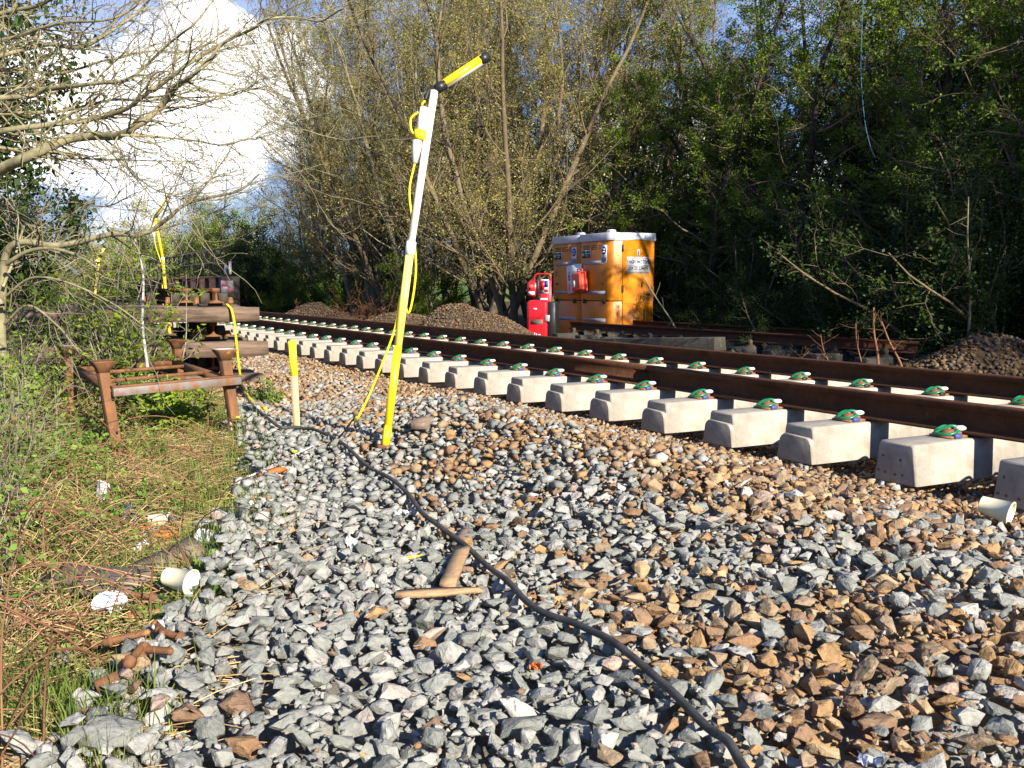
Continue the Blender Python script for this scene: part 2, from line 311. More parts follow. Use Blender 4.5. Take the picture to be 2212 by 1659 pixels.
def build_ground():
    def axis(lims):
        out = []
        for a, b, s in lims: out.append(np.arange(a, b, s))
        return np.concatenate(out)
    xs = axis([(-900, -60, 60), (-60, -8, 2), (-8, -4.6, .2), (-4.6, 3.2, .06), (3.2, 14, .3), (14, 60, 2), (60, 901, 60)])
    ys = axis([(-900, -60, 60), (-60, -4, 2), (-4, .8, .3), (.8, 14, .06), (14, 50, .5), (50, 100, 5), (100, 901, 60)])
    X, Y = np.meshgrid(xs, ys, indexing='ij'); Z = terrain(X, Y)-.035
    c = np.empty(X.shape+(3,))
    veg = sstep(-.1, .25, bnd_x(Y)-X+(vnoise(X, Y, .3, 11)-.5)*.4)
    brown = np.array([.28, .19, .11]); grey = np.array([.22, .20, .17]); gr = np.array([.10, .095, .045]); dk = np.array([.075, .055, .035])
    t = sstep(-1.3, -.9, X)[..., None]; c = grey*(1-t)+brown*t
    far = sstep(7.5, 9.5, Y)[..., None]; c = c*(1-far)+brown*far
    t = sstep(2.6, 3.6, X)[..., None]; c = c*(1-t)+dk*t; c = c*(1-veg[..., None])+gr*veg[..., None]
    n, m = X.shape; idx = np.arange(n*m).reshape(n, m)
    F = np.stack([idx[:-1, :-1], idx[1:, :-1], idx[1:, 1:], idx[:-1, 1:]], -1).reshape(-1, 4)
    o = npmesh('ground', np.stack([X, Y, Z], -1).reshape(-1, 3), [F], M['soil'], smooth=True, col=c.reshape(-1, 3)); tag(o, kind='structure')
    # the field that rises behind the trees
    xs = np.concatenate([np.arange(18, 60, 3), np.arange(60, 400, 20)]); ys = np.concatenate([np.arange(-80, 120, 6), np.arange(120, 500, 30)])
    X, Y = np.meshgrid(xs, ys, indexing='ij'); Z = -.6+sstep(18, 95, X)*7.0+(vnoise(X, Y, 17, 2)-.5)*1.2*sstep(18, 30, X)+sstep(100, 380, X)*8
    n, m = X.shape; idx = np.arange(n*m).reshape(n, m); F = np.stack([idx[:-1, :-1], idx[1:, :-1], idx[1:, 1:], idx[:-1, 1:]], -1).reshape(-1, 4)
    tag(npmesh('field', np.stack([X, Y, Z], -1).reshape(-1, 3), [F], M['grassland'], smooth=True), kind='structure')
build_ground()
# ------------------------------------------------------------ stones
def rock_variant(seed, npts, bevel, rough=0, flat=(1.04, 1.04, 1.04)):
    r = np.random.default_rng(seed); P = r.normal(size=(npts*6, 3)); P /= np.linalg.norm(P, axis=1)[:, None]
    Q = [P[0]]
    for p in P[1:]:
        if len(Q) < npts and min(np.linalg.norm(p-q) for q in Q) > .5: Q.append(p)
    P = np.array(Q)*r.uniform(.72, 1.14, len(Q))[:, None]; P[:, 0] += .25*P[:, 2]*r.uniform(-1, 1); f = np.array(flat)*r.uniform(.85, 1.15, 3); P = P*f
    bm = bmesh.new(); vs = [bm.verts.new(p) for p in P]; res = bmesh.ops.convex_hull(bm, input=vs)
    bmesh.ops.delete(bm, geom=[g for g in res['geom_interior'] if isinstance(g, bmesh.types.BMVert)], context='VERTS')
    bmesh.ops.dissolve_limit(bm, angle_limit=rad(14), verts=bm.verts[:], edges=bm.edges[:])
    if bevel and rough: pass
    if bevel: bmesh.ops.bevel(bm, geom=bm.edges[:]+bm.verts[:], offset=bevel, segments=1, affect='EDGES', profile=.6)
    bmesh.ops.triangulate(bm, faces=bm.faces[:])
    if rough:
        bmesh.ops.subdivide_edges(bm, edges=[e for e in bm.edges if e.calc_length() > .3], cuts=1, use_grid_fill=True); bmesh.ops.triangulate(bm, faces=bm.faces[:]); bmesh.ops.subdivide_edges(bm, edges=[e for e in bm.edges if e.calc_length() > .3], cuts=1, use_grid_fill=True); bmesh.ops.triangulate(bm, faces=bm.faces[:])
        for v_ in bm.verts: v_.co *= 1+r.normal(0, rough)
    bmesh.ops.recalc_face_normals(bm, faces=bm.faces[:])
    bm.verts.ensure_lookup_table(); V = np.array([v.co[:] for v in bm.verts]); Fc = np.array([[v.index for v in f_.verts] for f_ in bm.faces]); bm.free()
    return V, Fc
HI = [rock_variant(100+i, 8+i % 5, .018, .022) for i in range(40)]
MID = [rock_variant(200+i, 8+i % 4, 0) for i in range(30)]
LO = [rock_variant(300+i, 8, 0) for i in range(14)]
def assemble(name, var, vid, C, S, Rm, colr, m):
    """stones: variant ids, centres, 3-scale, rotation matrices, colours -> one mesh"""
    Vs, Fs, Cs, n = [], [], [], 0
    for k, (V, Fc) in enumerate(var):
        i = np.where(vid == k)[0]
        if not len(i): continue
        P = V[None]*S[i][:, None, :]; P = np.einsum('nij,nvj->nvi', Rm[i], P)+C[i][:, None]
        Vs.append(P.reshape(-1, 3)); Fs.append((Fc[None]+(np.arange(len(i))*len(V))[:, None, None]+n).reshape(-1, 3)); Cs.append(np.repeat(colr[i], len(V), 0)); n += len(i)*len(V)
    return npmesh(name, np.concatenate(Vs), [np.concatenate(Fs)], m, col=np.concatenate(Cs))
def rot_batch(yaw, tilt, taz):
    c, s = np.cos(yaw), np.sin(yaw); o = np.zeros_like(c); i = np.ones_like(c)
    Z = np.stack([np.stack([c, -s, o], -1), np.stack([s, c, o], -1), np.stack([o, o, i], -1)], -2)
    ax = np.stack([np.cos(taz), np.sin(taz), o], -1); K = np.zeros((len(c), 3, 3)); K[:, 0, 1] = -ax[:, 2]; K[:, 0, 2] = ax[:, 1]; K[:, 1, 0] = ax[:, 2]; K[:, 1, 2] = -ax[:, 0]; K[:, 2, 0] = -ax[:, 1]; K[:, 2, 1] = ax[:, 0]
    I = np.eye(3)[None]; Tm = I+np.sin(tilt)[:, None, None]*K+(1-np.cos(tilt))[:, None, None]*(K@K); return Tm@Z
GREY = np.array([[.262, .264, .236], [.325, .32, .29], [.215, .222, .198], [.345, .335, .30], [.245, .252, .222]])*1.04
BRWN = np.array([[.36, .22, .10], [.28, .165, .085], [.42, .29, .16], [.24, .15, .09], [.33, .24, .15]])
PINK = np.array([[.42, .37, .32], [.44, .42, .38], [.40, .30, .24]])
def stone_colors(x, y, n, r):
    # brown share: high on the ridge and to the right, low in the near left foreground
    w = vnoise(x, y, .55, 21)*.75+vnoise(x, y, .18, 22)*.35
    cb = np.array([Gg[:2] for Gg in (G(u_, v_, .04) for u_, v_ in ((690, 940), (760, 985), (882, 1075), (1000, 1192), (1250, 1375), (1420, 1500), (1600, 1660)))]); o_ = np.argsort(cb[:, 1]); xc = np.interp(y, cb[o_, 1], cb[o_, 0])
    b = .04+(.16+.62*sstep(.45, .68, w))*sstep(-.10, .35, x-xc)+.12*sstep(-2.2, -1.5, x)+.40*sstep(-1.3, -.9, x)+.25*sstep(6.5, 8.5, y)
    q = r.random(n); pk = r.random(n) < .06+.05*sstep(-2.6, -1.8, x)
    c = np.where((q < b)[:, None], BRWN[r.integers(0, 5, n)], GREY[r.integers(0, 5, n)]); c = np.where(pk[:, None], PINK[r.integers(0, 3, n)], c)
    return c*r.uniform(.84, 1.14, (n, 1))
def drop_ballast():
    r = np.random.default_rng(11); cell = .007; x0, x1, y0, y1 = -4.7, -.62, .9, 13.5
    nx, ny = int((x1-x0)/cell), int((y1-y0)/cell)
    gx = x0+(np.arange(nx)+.5)*cell; gy = y0+(np.arange(ny)+.5)*cell; H = terrain(gx[:, None], gy[None, :]).astype(np.float32)-.01
    T0 = H.copy(); N_ = 46000
    px = r.uniform(x0+.08, x1-.08, N_*5); py = y0+.08+(y1-y0-.16)*r.random(N_*5)**1.25
    ok = (px > bnd_x(py)-.02-.22*r.random(len(px))**3+(vnoise(px, py, .2, 71)-.5)*.12)
    u, v, d = uvd(np.stack([px, py, np.zeros_like(px)], -1)); ok &= (u > -120) & (u < 2330) & (v < 1800) & (d > 1.2)
    ok &= r.random(len(px)) < np.where(py > 8, .6, 1); px, py = px[ok], py[ok]
    # two passes: a bed of medium stones, then the top layer
    n = min(len(px), 70000); px, py = px[:n], py[:n]
    small = sstep(-1.25, -.85, px)*.35+sstep(7.5, 9, py)*.1
    s = (.0235+.016*r.random(n)**1.4+.014*(r.random(n) < .12)*r.random(n))*(1-small*.9); s[int(n*.62):] *= r.uniform(.25, .5, n-int(n*.62))
    asp = r.uniform(.58, .95, n); fl = r.uniform(.48, .85, n); yaw = r.uniform(0, 2*math.pi, n)
    a, b, c = s*1.2, s*asp*1.15, s*fl; zc = np.zeros(n)
    cy_, sy_ = np.cos(yaw), np.sin(yaw)
    for i in range(n):
        best = None; R = a[i]; k = int(R/cell)+1
        for t in range(2):
            qx = px[i]+(r.random()-.5)*.07*t; qy = py[i]+(r.random()-.5)*.07*t
            ix = int((qx-x0)/cell); iy = int((qy-y0)/cell)
            if ix-k < 0 or iy-k < 0 or ix+k+1 >= nx or iy+k+1 >= ny: continue
            sx = gx[ix-k:ix+k+1]-qx; sy = gy[iy-k:iy+k+1]-qy
            X = (sx[:, None]*cy_[i]+sy[None]*sy_[i])/a[i]; Y = (-sx[:, None]*sy_[i]+sy[None]*cy_[i])/b[i]
            q = 1-X*X-Y*Y; msk = q > 0
            h = c[i]*np.sqrt(np.where(msk, q, 0)); Hs = H[ix-k:ix+k+1, iy-k:iy+k+1]; z = np.max(np.where(msk, Hs+h*.72, -9))
            if best is None or z < best[0]: best = (z, ix, iy, h, msk, qx, qy)
        if best is None or best[0] > T0[best[1], best[2]]+.085: zc[i] = -5; continue
        z, ix, iy, h, msk, qx, qy = best; px[i], py[i] = qx, qy; zc[i] = z
        sub = H[ix-k:ix+k+1, iy-k:iy+k+1]; np.maximum(sub, np.where(msk, z+h*.8, -9), out=sub)
    ok = zc > -4
    # drop stones piled too high over the bed
    px, py, zc, a, b, c, yaw = [q[ok] for q in (px, py, zc, a, b, c, yaw)]; n = len(px)
    tilt = np.abs(r.normal(0, .42, n)); Rm = rot_batch(yaw, tilt, r.uniform(0, 6.28, n)); cl = stone_colors(px, py, n, r)*.95
    S = np.stack([a, b, c], -1)*1.03; C = np.stack([px, py, zc], -1); d = uvd(C)[2]; near = d < 4.2
    # one merged object, detailed variants close by
    var = HI+MID; vid = np.where(near, r.integers(0, len(HI), n), len(HI)+r.integers(0, len(MID), n))
    o = assemble('ballast', var, vid, C, S, Rm, cl, M['stone']); tag(o, 'loose grey and brown angular ballast stones spread beside the track', 'ballast', kind='stuff')
    return H, gx, gy, x0, y0, cell
HF = drop_ballast()
def surf(x, y):
    H, gx, gy, x0, y0, cell = HF; ix = int((x-x0)/cell); iy = int((y-y0)/cell)
    if 3 < ix < len(gx)-4 and 3 < iy < len(gy)-4: return float(np.mean(H[ix-3:ix+4, iy-3:iy+4]))+.008
    return float(terrain(x, y))
def Gs(u, v):
    z = .03
    for _ in range(8): p = G(u, v, z); z = .5*z+.5*surf(p[0], p[1])
    return G(u, v, z)
def small_gravel():
    r = np.random.default_rng(5); P = []
    def patch(n, x0, x1, y0, y1, s0, s1, zoff=0): P.append(np.stack([r.uniform(x0, x1, n), r.uniform(y0, y1, n), r.uniform(s0, s1, n), np.full(n, zoff)], -1))
    patch(16000, -1.15, 2.4, 1.6, 8, .009, .026); patch(9000, -1.3, -.4, 1.6, 9, .008, .022)
    patch(14000, -2.6, -.4, 7.5, 16, .012, .03); patch(9000, -1.8, 3.2, 14, 34, .02, .04); patch(3500, 2.4, 5, 3, 22, .015, .04)
    Q = np.concatenate(P); x, y, s = Q[:, 0], Q[:, 1], Q[:, 2]; ok = x > bnd_x(y)+.0; x, y, s = x[ok], y[ok], s[ok]; n = len(x)
    C = np.stack([x, y, terrain(x, y)-.03+s*r.uniform(.2, .8, n)], -1); u, v, d = uvd(C); ok = (u > -60) & (u < 2300) & (d > 1.5) & (v < 1750); C, s = C[ok], s[ok]; n = len(C)
    cl = np.where((r.random(n) < .72)[:, None], BRWN[r.integers(0, 5, n)]*np.array([1.12, 1.05, .95]), GREY[r.integers(0, 5, n)])*r.uniform(.75, 1.2, (n, 1))
    Rm = rot_batch(r.uniform(0, 6.28, n), np.abs(r.normal(0, .5, n)), r.uniform(0, 6.28, n))
    o = assemble('gravel', LO, r.integers(0, len(LO), n), C, np.stack([s, s*.8, s*.6], -1), Rm, cl, M['gravel']); tag(o, 'small sandy brown gravel under and around the concrete sleepers', 'gravel', kind='stuff')
small_gravel()
# ------------------------------------------------------------ track
ZS, ZR, Y0, PIT = .198, .36, 3.28, .6468
def rail_prof(h=.15):
    k = h/.15; P = [(.07, 0), (.07, .010), (.030, .022), (.011, .036), (.009, .098), (.014, .108), (.035, .117), (.036, .142), (.030, .149), (.018, .150)]
    return [(a, b*k) for a, b in P]+[(-a, b*k) for a, b in P[::-1]]
def rail(name, A, B, label, h=.15, cat='rail', group=None):
    A = np.asarray(A, float); B = np.asarray(B, float); k = max(2, int((B-A)[1]/1.2)); pr = rail_prof(h); n = len(pr); V = []
    for i in range(k+1): c = A+(B-A)*i/k; V += [(c[0]+p[0], c[1], c[2]+p[1]) for p in pr]
    fs = [(i*n+j, i*n+(j+1) % n, (i+1)*n+(j+1) % n, (i+1)*n+j) for i in range(k) for j in range(n)]+[tuple(range(n-1, -1, -1)), tuple(range(k*n, k*n+n))]
    o = MB().add(V, fs).build(name, M['rail']); tag(o, label, cat, group); return o
zb = ZR-.15
rail('rail', (0, -8, zb), (0, 5.98, zb), 'rusty running rail nearest the camera, right of its dark joint line', group='rails of the new track')
rail('rail', (0, 5.986, zb), (0, 80, zb), 'rusty rail nearest the camera, left of its dark joint line, running to the bridge', group='rails of the new track')
rail('rail', (1.505, -8, zb), (1.505, 80, zb), 'rusty running rail on the far side, next to the orange toilets', group='rails of the new track')
def clip(parent, x, side, blue=True):
    """side=-1: clip lies on the -x side of the rail"""
    e = MB(); X = lambda q: side*q
    prof = [(-.055, 0), (-.05, .018), (-.028, .034), (.0, .042), (.028, .040), (.045, .028), (.052, 0)]
    e.prism([(p[0], p[1]) for p in prof], (X(.095), 0, 0), (X(.02), 0, 0)); e.box((X(.055), .0, .006), (.13, .13, .012)); e.box((X(.05), -.03*0, .043), (.05, .022, .016), ch=.004)
    b = e.build('rail_clip', M['clipiron'], parent); b.location = (x, 0, ZS)
    pts = [(X(.0), .038, .030), (X(.03), .050, .046), (X(.085), .052, .028), (X(.118), .030, .018), (X(.122), -.010, .018), (X(.105), -.045, .020), (X(.06), -.052, .034), (X(.02), -.034, .044)]
    g = MB().tube(spline(pts, 26), .0085, 8); g.tube(spline([(X(.118), .045, .012), (X(.095), .02, .036), (X(.06), -.012, .056), (X(.03), -.03, .05)], 10), .0085, 8)
    g.build('clip_spring', M['green'], b, smooth=True)
    MB().box((X(.028), -.040, .046), (.055, .042, .024), ch=.008).build('insulator', M['whitepl'], b, smooth=False)
    MB().box((X(.075), -.066, .012), (.05, .022, .024), rot=rotx(.3), ch=.004).build('clip_wedge', M['bluepl'] if blue else M['blackpl'], b)
    return b
def sleeper_body(step=True):
    m = MB(); wb, wt = .13, .096
    xs = [-.4975, -.4975+.012, .45, .62, .88, 1.05, 2.0025-.012, 2.0025]; zt = [ZS-.008, ZS, ZS, ZS-.022, ZS-.022, ZS, ZS, ZS-.008]; k = 8
    V = []
    for x, z, q in zip(xs, zt, [.008, 0, 0, 0, 0, 0, 0, .008]):
        V += [(x, -wb+q, 0), (x, wb-q, 0), (x, wt+.010-q, z-.010), (x, wt-q, z), (x, -wt+q, z), (x, -wt-.010+q, z-.010)]
    n = 6; fs = [(i*n+j, i*n+(j+1) % n, (i+1)*n+(j+1) % n, (i+1)*n+j) for i in range(k-1) for j in range(n)]+[tuple(range(n-1, -1, -1)), tuple(range((k-1)*n, k*n))]
    m.add(V, fs)
    if step:
        for sx, xe in ((-1, -.4975), (1, 2.0025)):
            prof = [(-wb-.004, .002), (wb+.004, .002), (wb-.012, .105), (wb-.024, .128), (wb-.045, .138), (0, .143), (-wb+.05, .146), (-wb+.03, .134), (-wb+.016, .115)]
            m.prism([(p[0]*1, p[1]) for p in prof], (xe+sx*.03, 0, 0), (xe-sx*.006, 0, 0))
    return m
def make_sleeper(step, bolts=False):
    t = empty('concrete_sleeper')
    b = sleeper_body(step).build('sleeper_body', M['concrete'], t, bevel=.004)
    for x, sd_, bl in ((-.07, -1, True), (.07, 1, False), (1.435, -1, False), (1.575, 1, False)): clip(t, x, sd_, bl)
    if bolts:
        q = MB()
        for yy, zz in ((.075, .125), (-.03, .115), (.10, .05), (.06, .045), (0, .042), (-.045, .045)): q.lathe([(0, -.004), (.0075, -.004), (.0065, .002), (0, .003)], (-.4985, yy, zz), 8, roty(-math.pi/2))
        q.build('tendon_end', M['rust'], t)
    return t
proto_a = make_sleeper(True); proto_b = make_sleeper(False, True)
ORD = ['first', 'second', 'third', 'fourth', 'fifth', 'sixth', 'seventh', 'eighth', 'ninth', 'tenth', 'eleventh', 'twelfth', 'thirteenth', 'fourteenth', 'fifteenth', 'sixteenth', 'seventeenth', 'eighteenth', 'nineteenth', 'twentieth', 'twenty-first', 'twenty-second', 'twenty-third', 'twenty-fourth']
used = set()
for k in range(-3, 62):
    pr = proto_b if k <= 0 else proto_a
    t = pr if id(pr) not in used else copy_tree(pr); used.add(id(pr))
    t.location = (0, Y0+k*PIT+random.uniform(-.006, .006), random.uniform(-.003, .003)); t.rotation_euler = (0, 0, random.uniform(-.006, .006))
    if k < -1: lb = 'pale concrete sleeper reaching under the far rail at the right edge of the photo'
    elif k == -1: lb = 'pale concrete sleeper cut by the right edge of the photo, beside the tilted paper cup'
    elif k == 0: lb = 'pale concrete sleeper with six rusty spots on its end, nearest whole one to the camera'
    elif k <= 20: lb = '%s chipped-ended concrete sleeper to the left of the one with rusty spots' % ORD[k-1]
    else: lb = 'small distant concrete sleeper under the rails beyond the timber stack'
    tag(t, lb, 'sleeper', 'concrete sleepers under the new track')
# ------------------------------------------------------------ spoil heaps
def heap(c, rx, ry, h, n, label, seed, brown=.9, s=(.02, .05)):
    r = np.random.default_rng(seed); gx = np.linspace(-1, 1, 34); X, Y = np.meshgrid(gx, gx, indexing='ij'); rr = np.sqrt(X*X+Y*Y)
    def hz(X, Y):
        rr = np.sqrt(X*X+Y*Y); return h*np.clip(1-rr, 0, 1)**.85*(.75+.5*vnoise(X*rx+c[0], Y*ry+c[1], .7, seed))-.06
    V = np.stack([X*rx, Y*ry, hz(X, Y)], -1).reshape(-1, 3); idx = np.arange(34*34).reshape(34, 34); F = np.stack([idx[:-1, :-1], idx[1:, :-1], idx[1:, 1:], idx[:-1, 1:]], -1).reshape(-1, 4)
    a = np.sqrt(r.random(n)); th = r.uniform(0, 6.28, n); x = a*np.cos(th); y = a*np.sin(th); sz = r.uniform(s[0], s[1], n)
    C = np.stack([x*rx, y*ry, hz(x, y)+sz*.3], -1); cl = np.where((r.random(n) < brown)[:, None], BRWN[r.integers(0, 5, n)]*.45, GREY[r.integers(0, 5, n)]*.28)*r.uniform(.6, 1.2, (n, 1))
    Rm = rot_batch(r.uniform(0, 6.28, n), np.abs(r.normal(0, .6, n)), r.uniform(0, 6.28, n))
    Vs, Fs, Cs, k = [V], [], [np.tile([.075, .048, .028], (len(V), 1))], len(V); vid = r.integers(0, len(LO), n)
    for q, (v, f) in enumerate(LO):
        i = np.where(vid == q)[0]; P = v[None]*np.stack([sz, sz*.8, sz*.6], -1)[i][:, None]; P = np.einsum('nij,nvj->nvi', Rm[i], P)+C[i][:, None]
        Vs.append(P.reshape(-1, 3)); Fs.append((f[None]+(np.arange(len(i))*len(v))[:, None, None]+k).reshape(-1, 3)); Cs.append(np.repeat(cl[i], len(v), 0)); k += len(i)*len(v)
    o = npmesh('spoil_heap', np.concatenate(Vs), [F, np.concatenate(Fs)], M['gravel'], col=np.concatenate(Cs)); o.location = (c[0], c[1], terrain(c[0], c[1])); tag(o, label, 'heap', 'spoil heaps behind the track')
def at_x(u, x):
    """ground point on the line at column u with world x (y follows)"""
    k = (u-1106)/FPX; a = F_[:2]+R_[:2]*k; t = (x-CAM[0])/a[0]; return np.array([x, CAM[1]+a[1]*t])
p = at_x(1010, 4.6); heap((p[0], p[1]), 1.5, 2.1, .95, 4200, 'tall brown spoil heap with loose stones left of the red fire point', 3)
p = at_x(870, 4.8); heap((p[0], p[1]), 1.6, 2.6, .62, 3000, 'low brown spoil heap behind the rails, right of the leaning light pole', 4)
p = at_x(695, 4.7); heap((p[0], p[1]), 1.5, 3.0, .72, 2200, 'earthy spoil heap farthest to the left, near the dark bushes', 5)
p = at_x(2110, 6.3); heap((p[0], p[1]), 1.4, 1.25, .70, 2600, 'stony spoil heap at the right edge with a dead stick standing in it', 6, s=(.025, .055))
# ------------------------------------------------------------ lettering
def text(body, size, m, parent, loc, rot, name='lettering', align='CENTER', ex=.0008, sx=1, bold=0):
    cu = bpy.data.curves.new('t', 'FONT'); cu.body = body; cu.size = size; cu.align_x = align; cu.align_y = 'CENTER'; cu.extrude = ex; cu.resolution_u = 2; cu.offset = bold
    o = bpy.data.objects.new('t', cu); COL.objects.link(o); dg = bpy.context.evaluated_depsgraph_get(); me = bpy.data.meshes.new_from_object(o.evaluated_get(dg)); COL.objects.unlink(o); bpy.data.objects.remove(o)
    me.materials.clear(); me.materials.append(m); q = bpy.data.objects.new(name, me); COL.objects.link(q); q.parent = parent; q.location = loc; q.rotation_euler = rot; q.scale = (sx, 1, 1); return q
# ------------------------------------------------------------ toilets (front face at -y, left face at -x)
TW, TD, TH = 1.12, 1.16, 2.30
RX = (math.pi/2, 0, 0)               # writing on a -y face
RXL = (math.pi/2, 0, -math.pi/2)     # writing on a -x face
def toilet(loc, first):
    t = empty('portable_toilet', loc)
    def shell(z0, z1, off, name, m):
        c = .16; P = []
        x, y = TW/2+off, TD/2+off
        ring = [(-x+.10, -y), (x-.04, -y), (x, -y+.04), (x, y-.04), (x-.04, y), (-x+.04, y), (-x, y-.04), (-x, -y+.14), (-x+.03, -y+.05)]
        n = len(ring); V = [(a, b, z0) for a, b in ring]+[(a, b, z1) for a, b in ring]
        fs = [(i, (i+1) % n, n+(i+1) % n, n+i) for i in range(n)]+[tuple(range(n-1, -1, -1)), tuple(range(n, 2*n))]
        return MB().add(V, fs)
    shell(.02, .86, -.012, '', None).build('lower_wall', M['orange'], t, bevel=.008)
    up = shell(.875, 2.10, .0, '', None).build('upper_wall', M['orange'], t, bevel=.01)
    shell(.86, .875, -.03, '', None).build('seam', M['orangeD'], t)
    r_ = shell(2.10, 2.26, .022, '', None); r_.box((-.42, -.40, 2.29), (.16, .16, .07), ch=.02)
    for i in range(5): r_.box((-TW/2-.005, -.35+i*.2, 2.19), (.02, .05, .10))
    r_.build('roof', M['roofgrey'], t, bevel=.012)
    MB().box((0, 0, .01), (TW+.02, TD+.02, .05)).build('base_skid', M['orangeD'], t)
    # front (-y): door
    y = -TD/2
    d = MB(); V = []
    xs = np.linspace(-.26, .48, 12); top = [2.085+.035*math.sin(math.pi*(i/11)) for i in range(12)]
    pr = [(xs[0], .83)]+[(a, b) for a, b in zip(xs, top)]+[(xs[-1], .83)]
    n = len(pr); V = [(a, y-.022, b) for a, b in pr]+[(a, y+.012, b) for a, b in pr]
    d.add(V, [(i, (i+1) % n, n+(i+1) % n, n+i) for i in range(n)]+[tuple(range(n)), tuple(range(2*n-1, n-1, -1))])
    d.box((.11, y-.026, 1.93), (.5, .012, .012)); dr = d.build('door', M['orange'], t, bevel=.006)
    MB().box((.11, y-.007, .44), (.74, .036, .76)).build('door_panel', M['orange'], dr)
    q = MB()
    for i in range(5): q.box((-.07+i*.095, y-.032, .42), (.035, .016, .5), ch=.006)
    q.build('rib', M['orange'], dr)
    q = MB()
    for z in (1.95, 1.12): q.box((-.27, y-.03, z), (.03, .03, .14))
    q.build('hinge', M['fencemetal'], dr)
    MB().lathe([(0, 0), (.028, 0), (.03, -.02), (0, -.022)], (.40, y-.024, 1.13), 16, rotx(math.pi/2)@np.diag([1, 1, -1])).build('lock', M['greyal'], dr)
    MB().box((.36, y-.03, 1.0), (.09, .016, .035), ch=.004).box((.2, y-.03, 1.2), (.03, .014, .10), ch=.004).build('door_handle', M['orangeD'], dr)
    if first:
        s = MB().box((.11, y-.027, 1.60), (.56, .006, .34)).build('sign', M['signgrey'], t)
        text('HIGH MOTIVE', .105, M['ink'], s, (.11, y-.0315, 1.665), RX, sx=.82, bold=.0022); text('029 20 234691', .098, M['ink'], s, (.11, y-.0315, 1.535), RX, sx=.84, bold=.0018)
        text('DOOR MUST OPEN AWAY FROM RUNNING LINE', .024, M['ink'], s, (.11, y-.0315, 1.455), RX, sx=.95)
        q = MB(); a = spline([(-.15, 1.60), (-.15, 1.73), (0, 1.735), (.02, 1.76), (.20, 1.76), (.22, 1.735), (.37, 1.73), (.37, 1.60), (.22, 1.595), (.20, 1.575), (.02, 1.575), (0, 1.595), (-.15, 1.60)], 80)
        q.tube([(p_[0], y-.0315, p_[1]) for p_ in a], .0035, 4, cap=False); q.build('sign_border', M['ink'], s)
    # little figure plate above the sign
    g = MB().box((.11, y-.027, 1.855), (.055, .006, .14)).build('figure_plate', M['signw'], t)
    MB().lathe([(0, 0), (.011, 0), (.011, -.003), (0, -.003)], (.11, y-.0305, 1.903), 12, rotx(math.pi/2)@np.diag([1, 1, -1])).box((.11, y-.0315, 1.862), (.026, .003, .05)).box((.104, y-.0315, 1.818), (.009, .003, .05)).box((.117, y-.0315, 1.818), (.009, .003, .05)).build('figure', M['ink'], g)
    # bolts on the front margin
    q = MB()
    for z in (.15, .35, .55, .75, 1.0, 1.2, 1.4, 1.6, 1.8, 2.0): q.box((-.36, y-.003, z), (.014, .008, .014))
    q.build('rivet', M['fencemetal'], t)
    # left face (-x)
    x = -TW/2
    for z, h in ((1.66, .075), (1.04, .07)):
        MB().box((x-.003, .03, z), (.006, .86, h)).build('reflective_strip', M['strip'], t)
    MB().box((x+.009, .03, .47), (.006, .86, .075)).build('reflective_strip', M['strip'], t)
    q = MB()
    for gx_ in (-.28, .02, .32):
        for z in (1.94, 1.975, 2.01): q.box((x-.001, gx_, z), (.008, .24, .014))
    q.build('vent', M['orangeD'], t)
    q = MB()
    for yy in (-.36, .40): q.box((x-.012, yy, .86), (.03, .09, .09), ch=.006)
    q.build('latch', M['blackpl'], t)
    q = MB()
    for yy in (-.33, .38): q.tube([(x-.004, yy, 1.50), (x-.03, yy-.01, 1.46), (x-.02, yy, 1.40)], .008, 6); q.box((x-.005, yy, 1.23), (.012, .10, .03))
    q.build('hook', M['orangeD'], t)
    s = MB().box((x-.009, .33, 1.835), (.006, .34, .17)).build('first_aid_sign', M['signw'], t)
    MB().box((x-.0135, .33, 1.835), (.003, .32, .15)).build('sign_face', M['signgreen'], s)
    text('First aid', .052, M['signw'], s, (x-.0165, .28, 1.86), RXL); text('box', .052, M['signw'], s, (x-.0165, .28, 1.81), RXL)
    MB().box((x-.0165, .44, 1.835), (.003, .025, .075)).box((x-.0165, .44, 1.835), (.0032, .075, .025)).build('cross', M['signw'], s)
    s = MB().box((x-.009, -.36, 1.83), (.006, .20, .36)).build('hand_wash_sign', M['signw'], t)
    MB().lathe([(0, 0), (.085, 0), (.085, .003), (0, .003)], (x-.0155, -.36, 1.90), 28, roty(math.pi/2)).box((x-.0145, -.36, 1.715), (.003, .17, .08)).build('sign_face', M['signblue'], s)
    MB().tube([(x-.018, -.33, 1.94), (x-.018, -.36, 1.92), (x-.018, -.40, 1.925)], .012, 6).tube([(x-.018, -.31, 1.87), (x-.018, -.35, 1.865), (x-.018, -.39, 1.88)], .015, 6).build('hand_symbol', M['signw'], s)
    text('Now wash', .03, M['signw'], s, (x-.017, -.36, 1.728), RXL); text('your hands', .03, M['signw'], s, (x-.017, -.36, 1.698), RXL)
    return t
pc = W(1318, 620, 20.0); TX, TY = pc[0], pc[1]; TZ = -.22
t1 = toilet((TX+TW/2, TY+TD/2, TZ), True); tag(t1, 'orange portable toilet with white roof and HIGH MOTIVE sign, nearer of the two', 'toilet', 'orange portable toilets')
t2 = toilet((TX+TW/2+.02, TY+TD*1.5+.05, TZ), False); tag(t2, 'orange portable toilet standing directly behind the one with the HIGH MOTIVE sign', 'toilet', 'orange portable toilets')
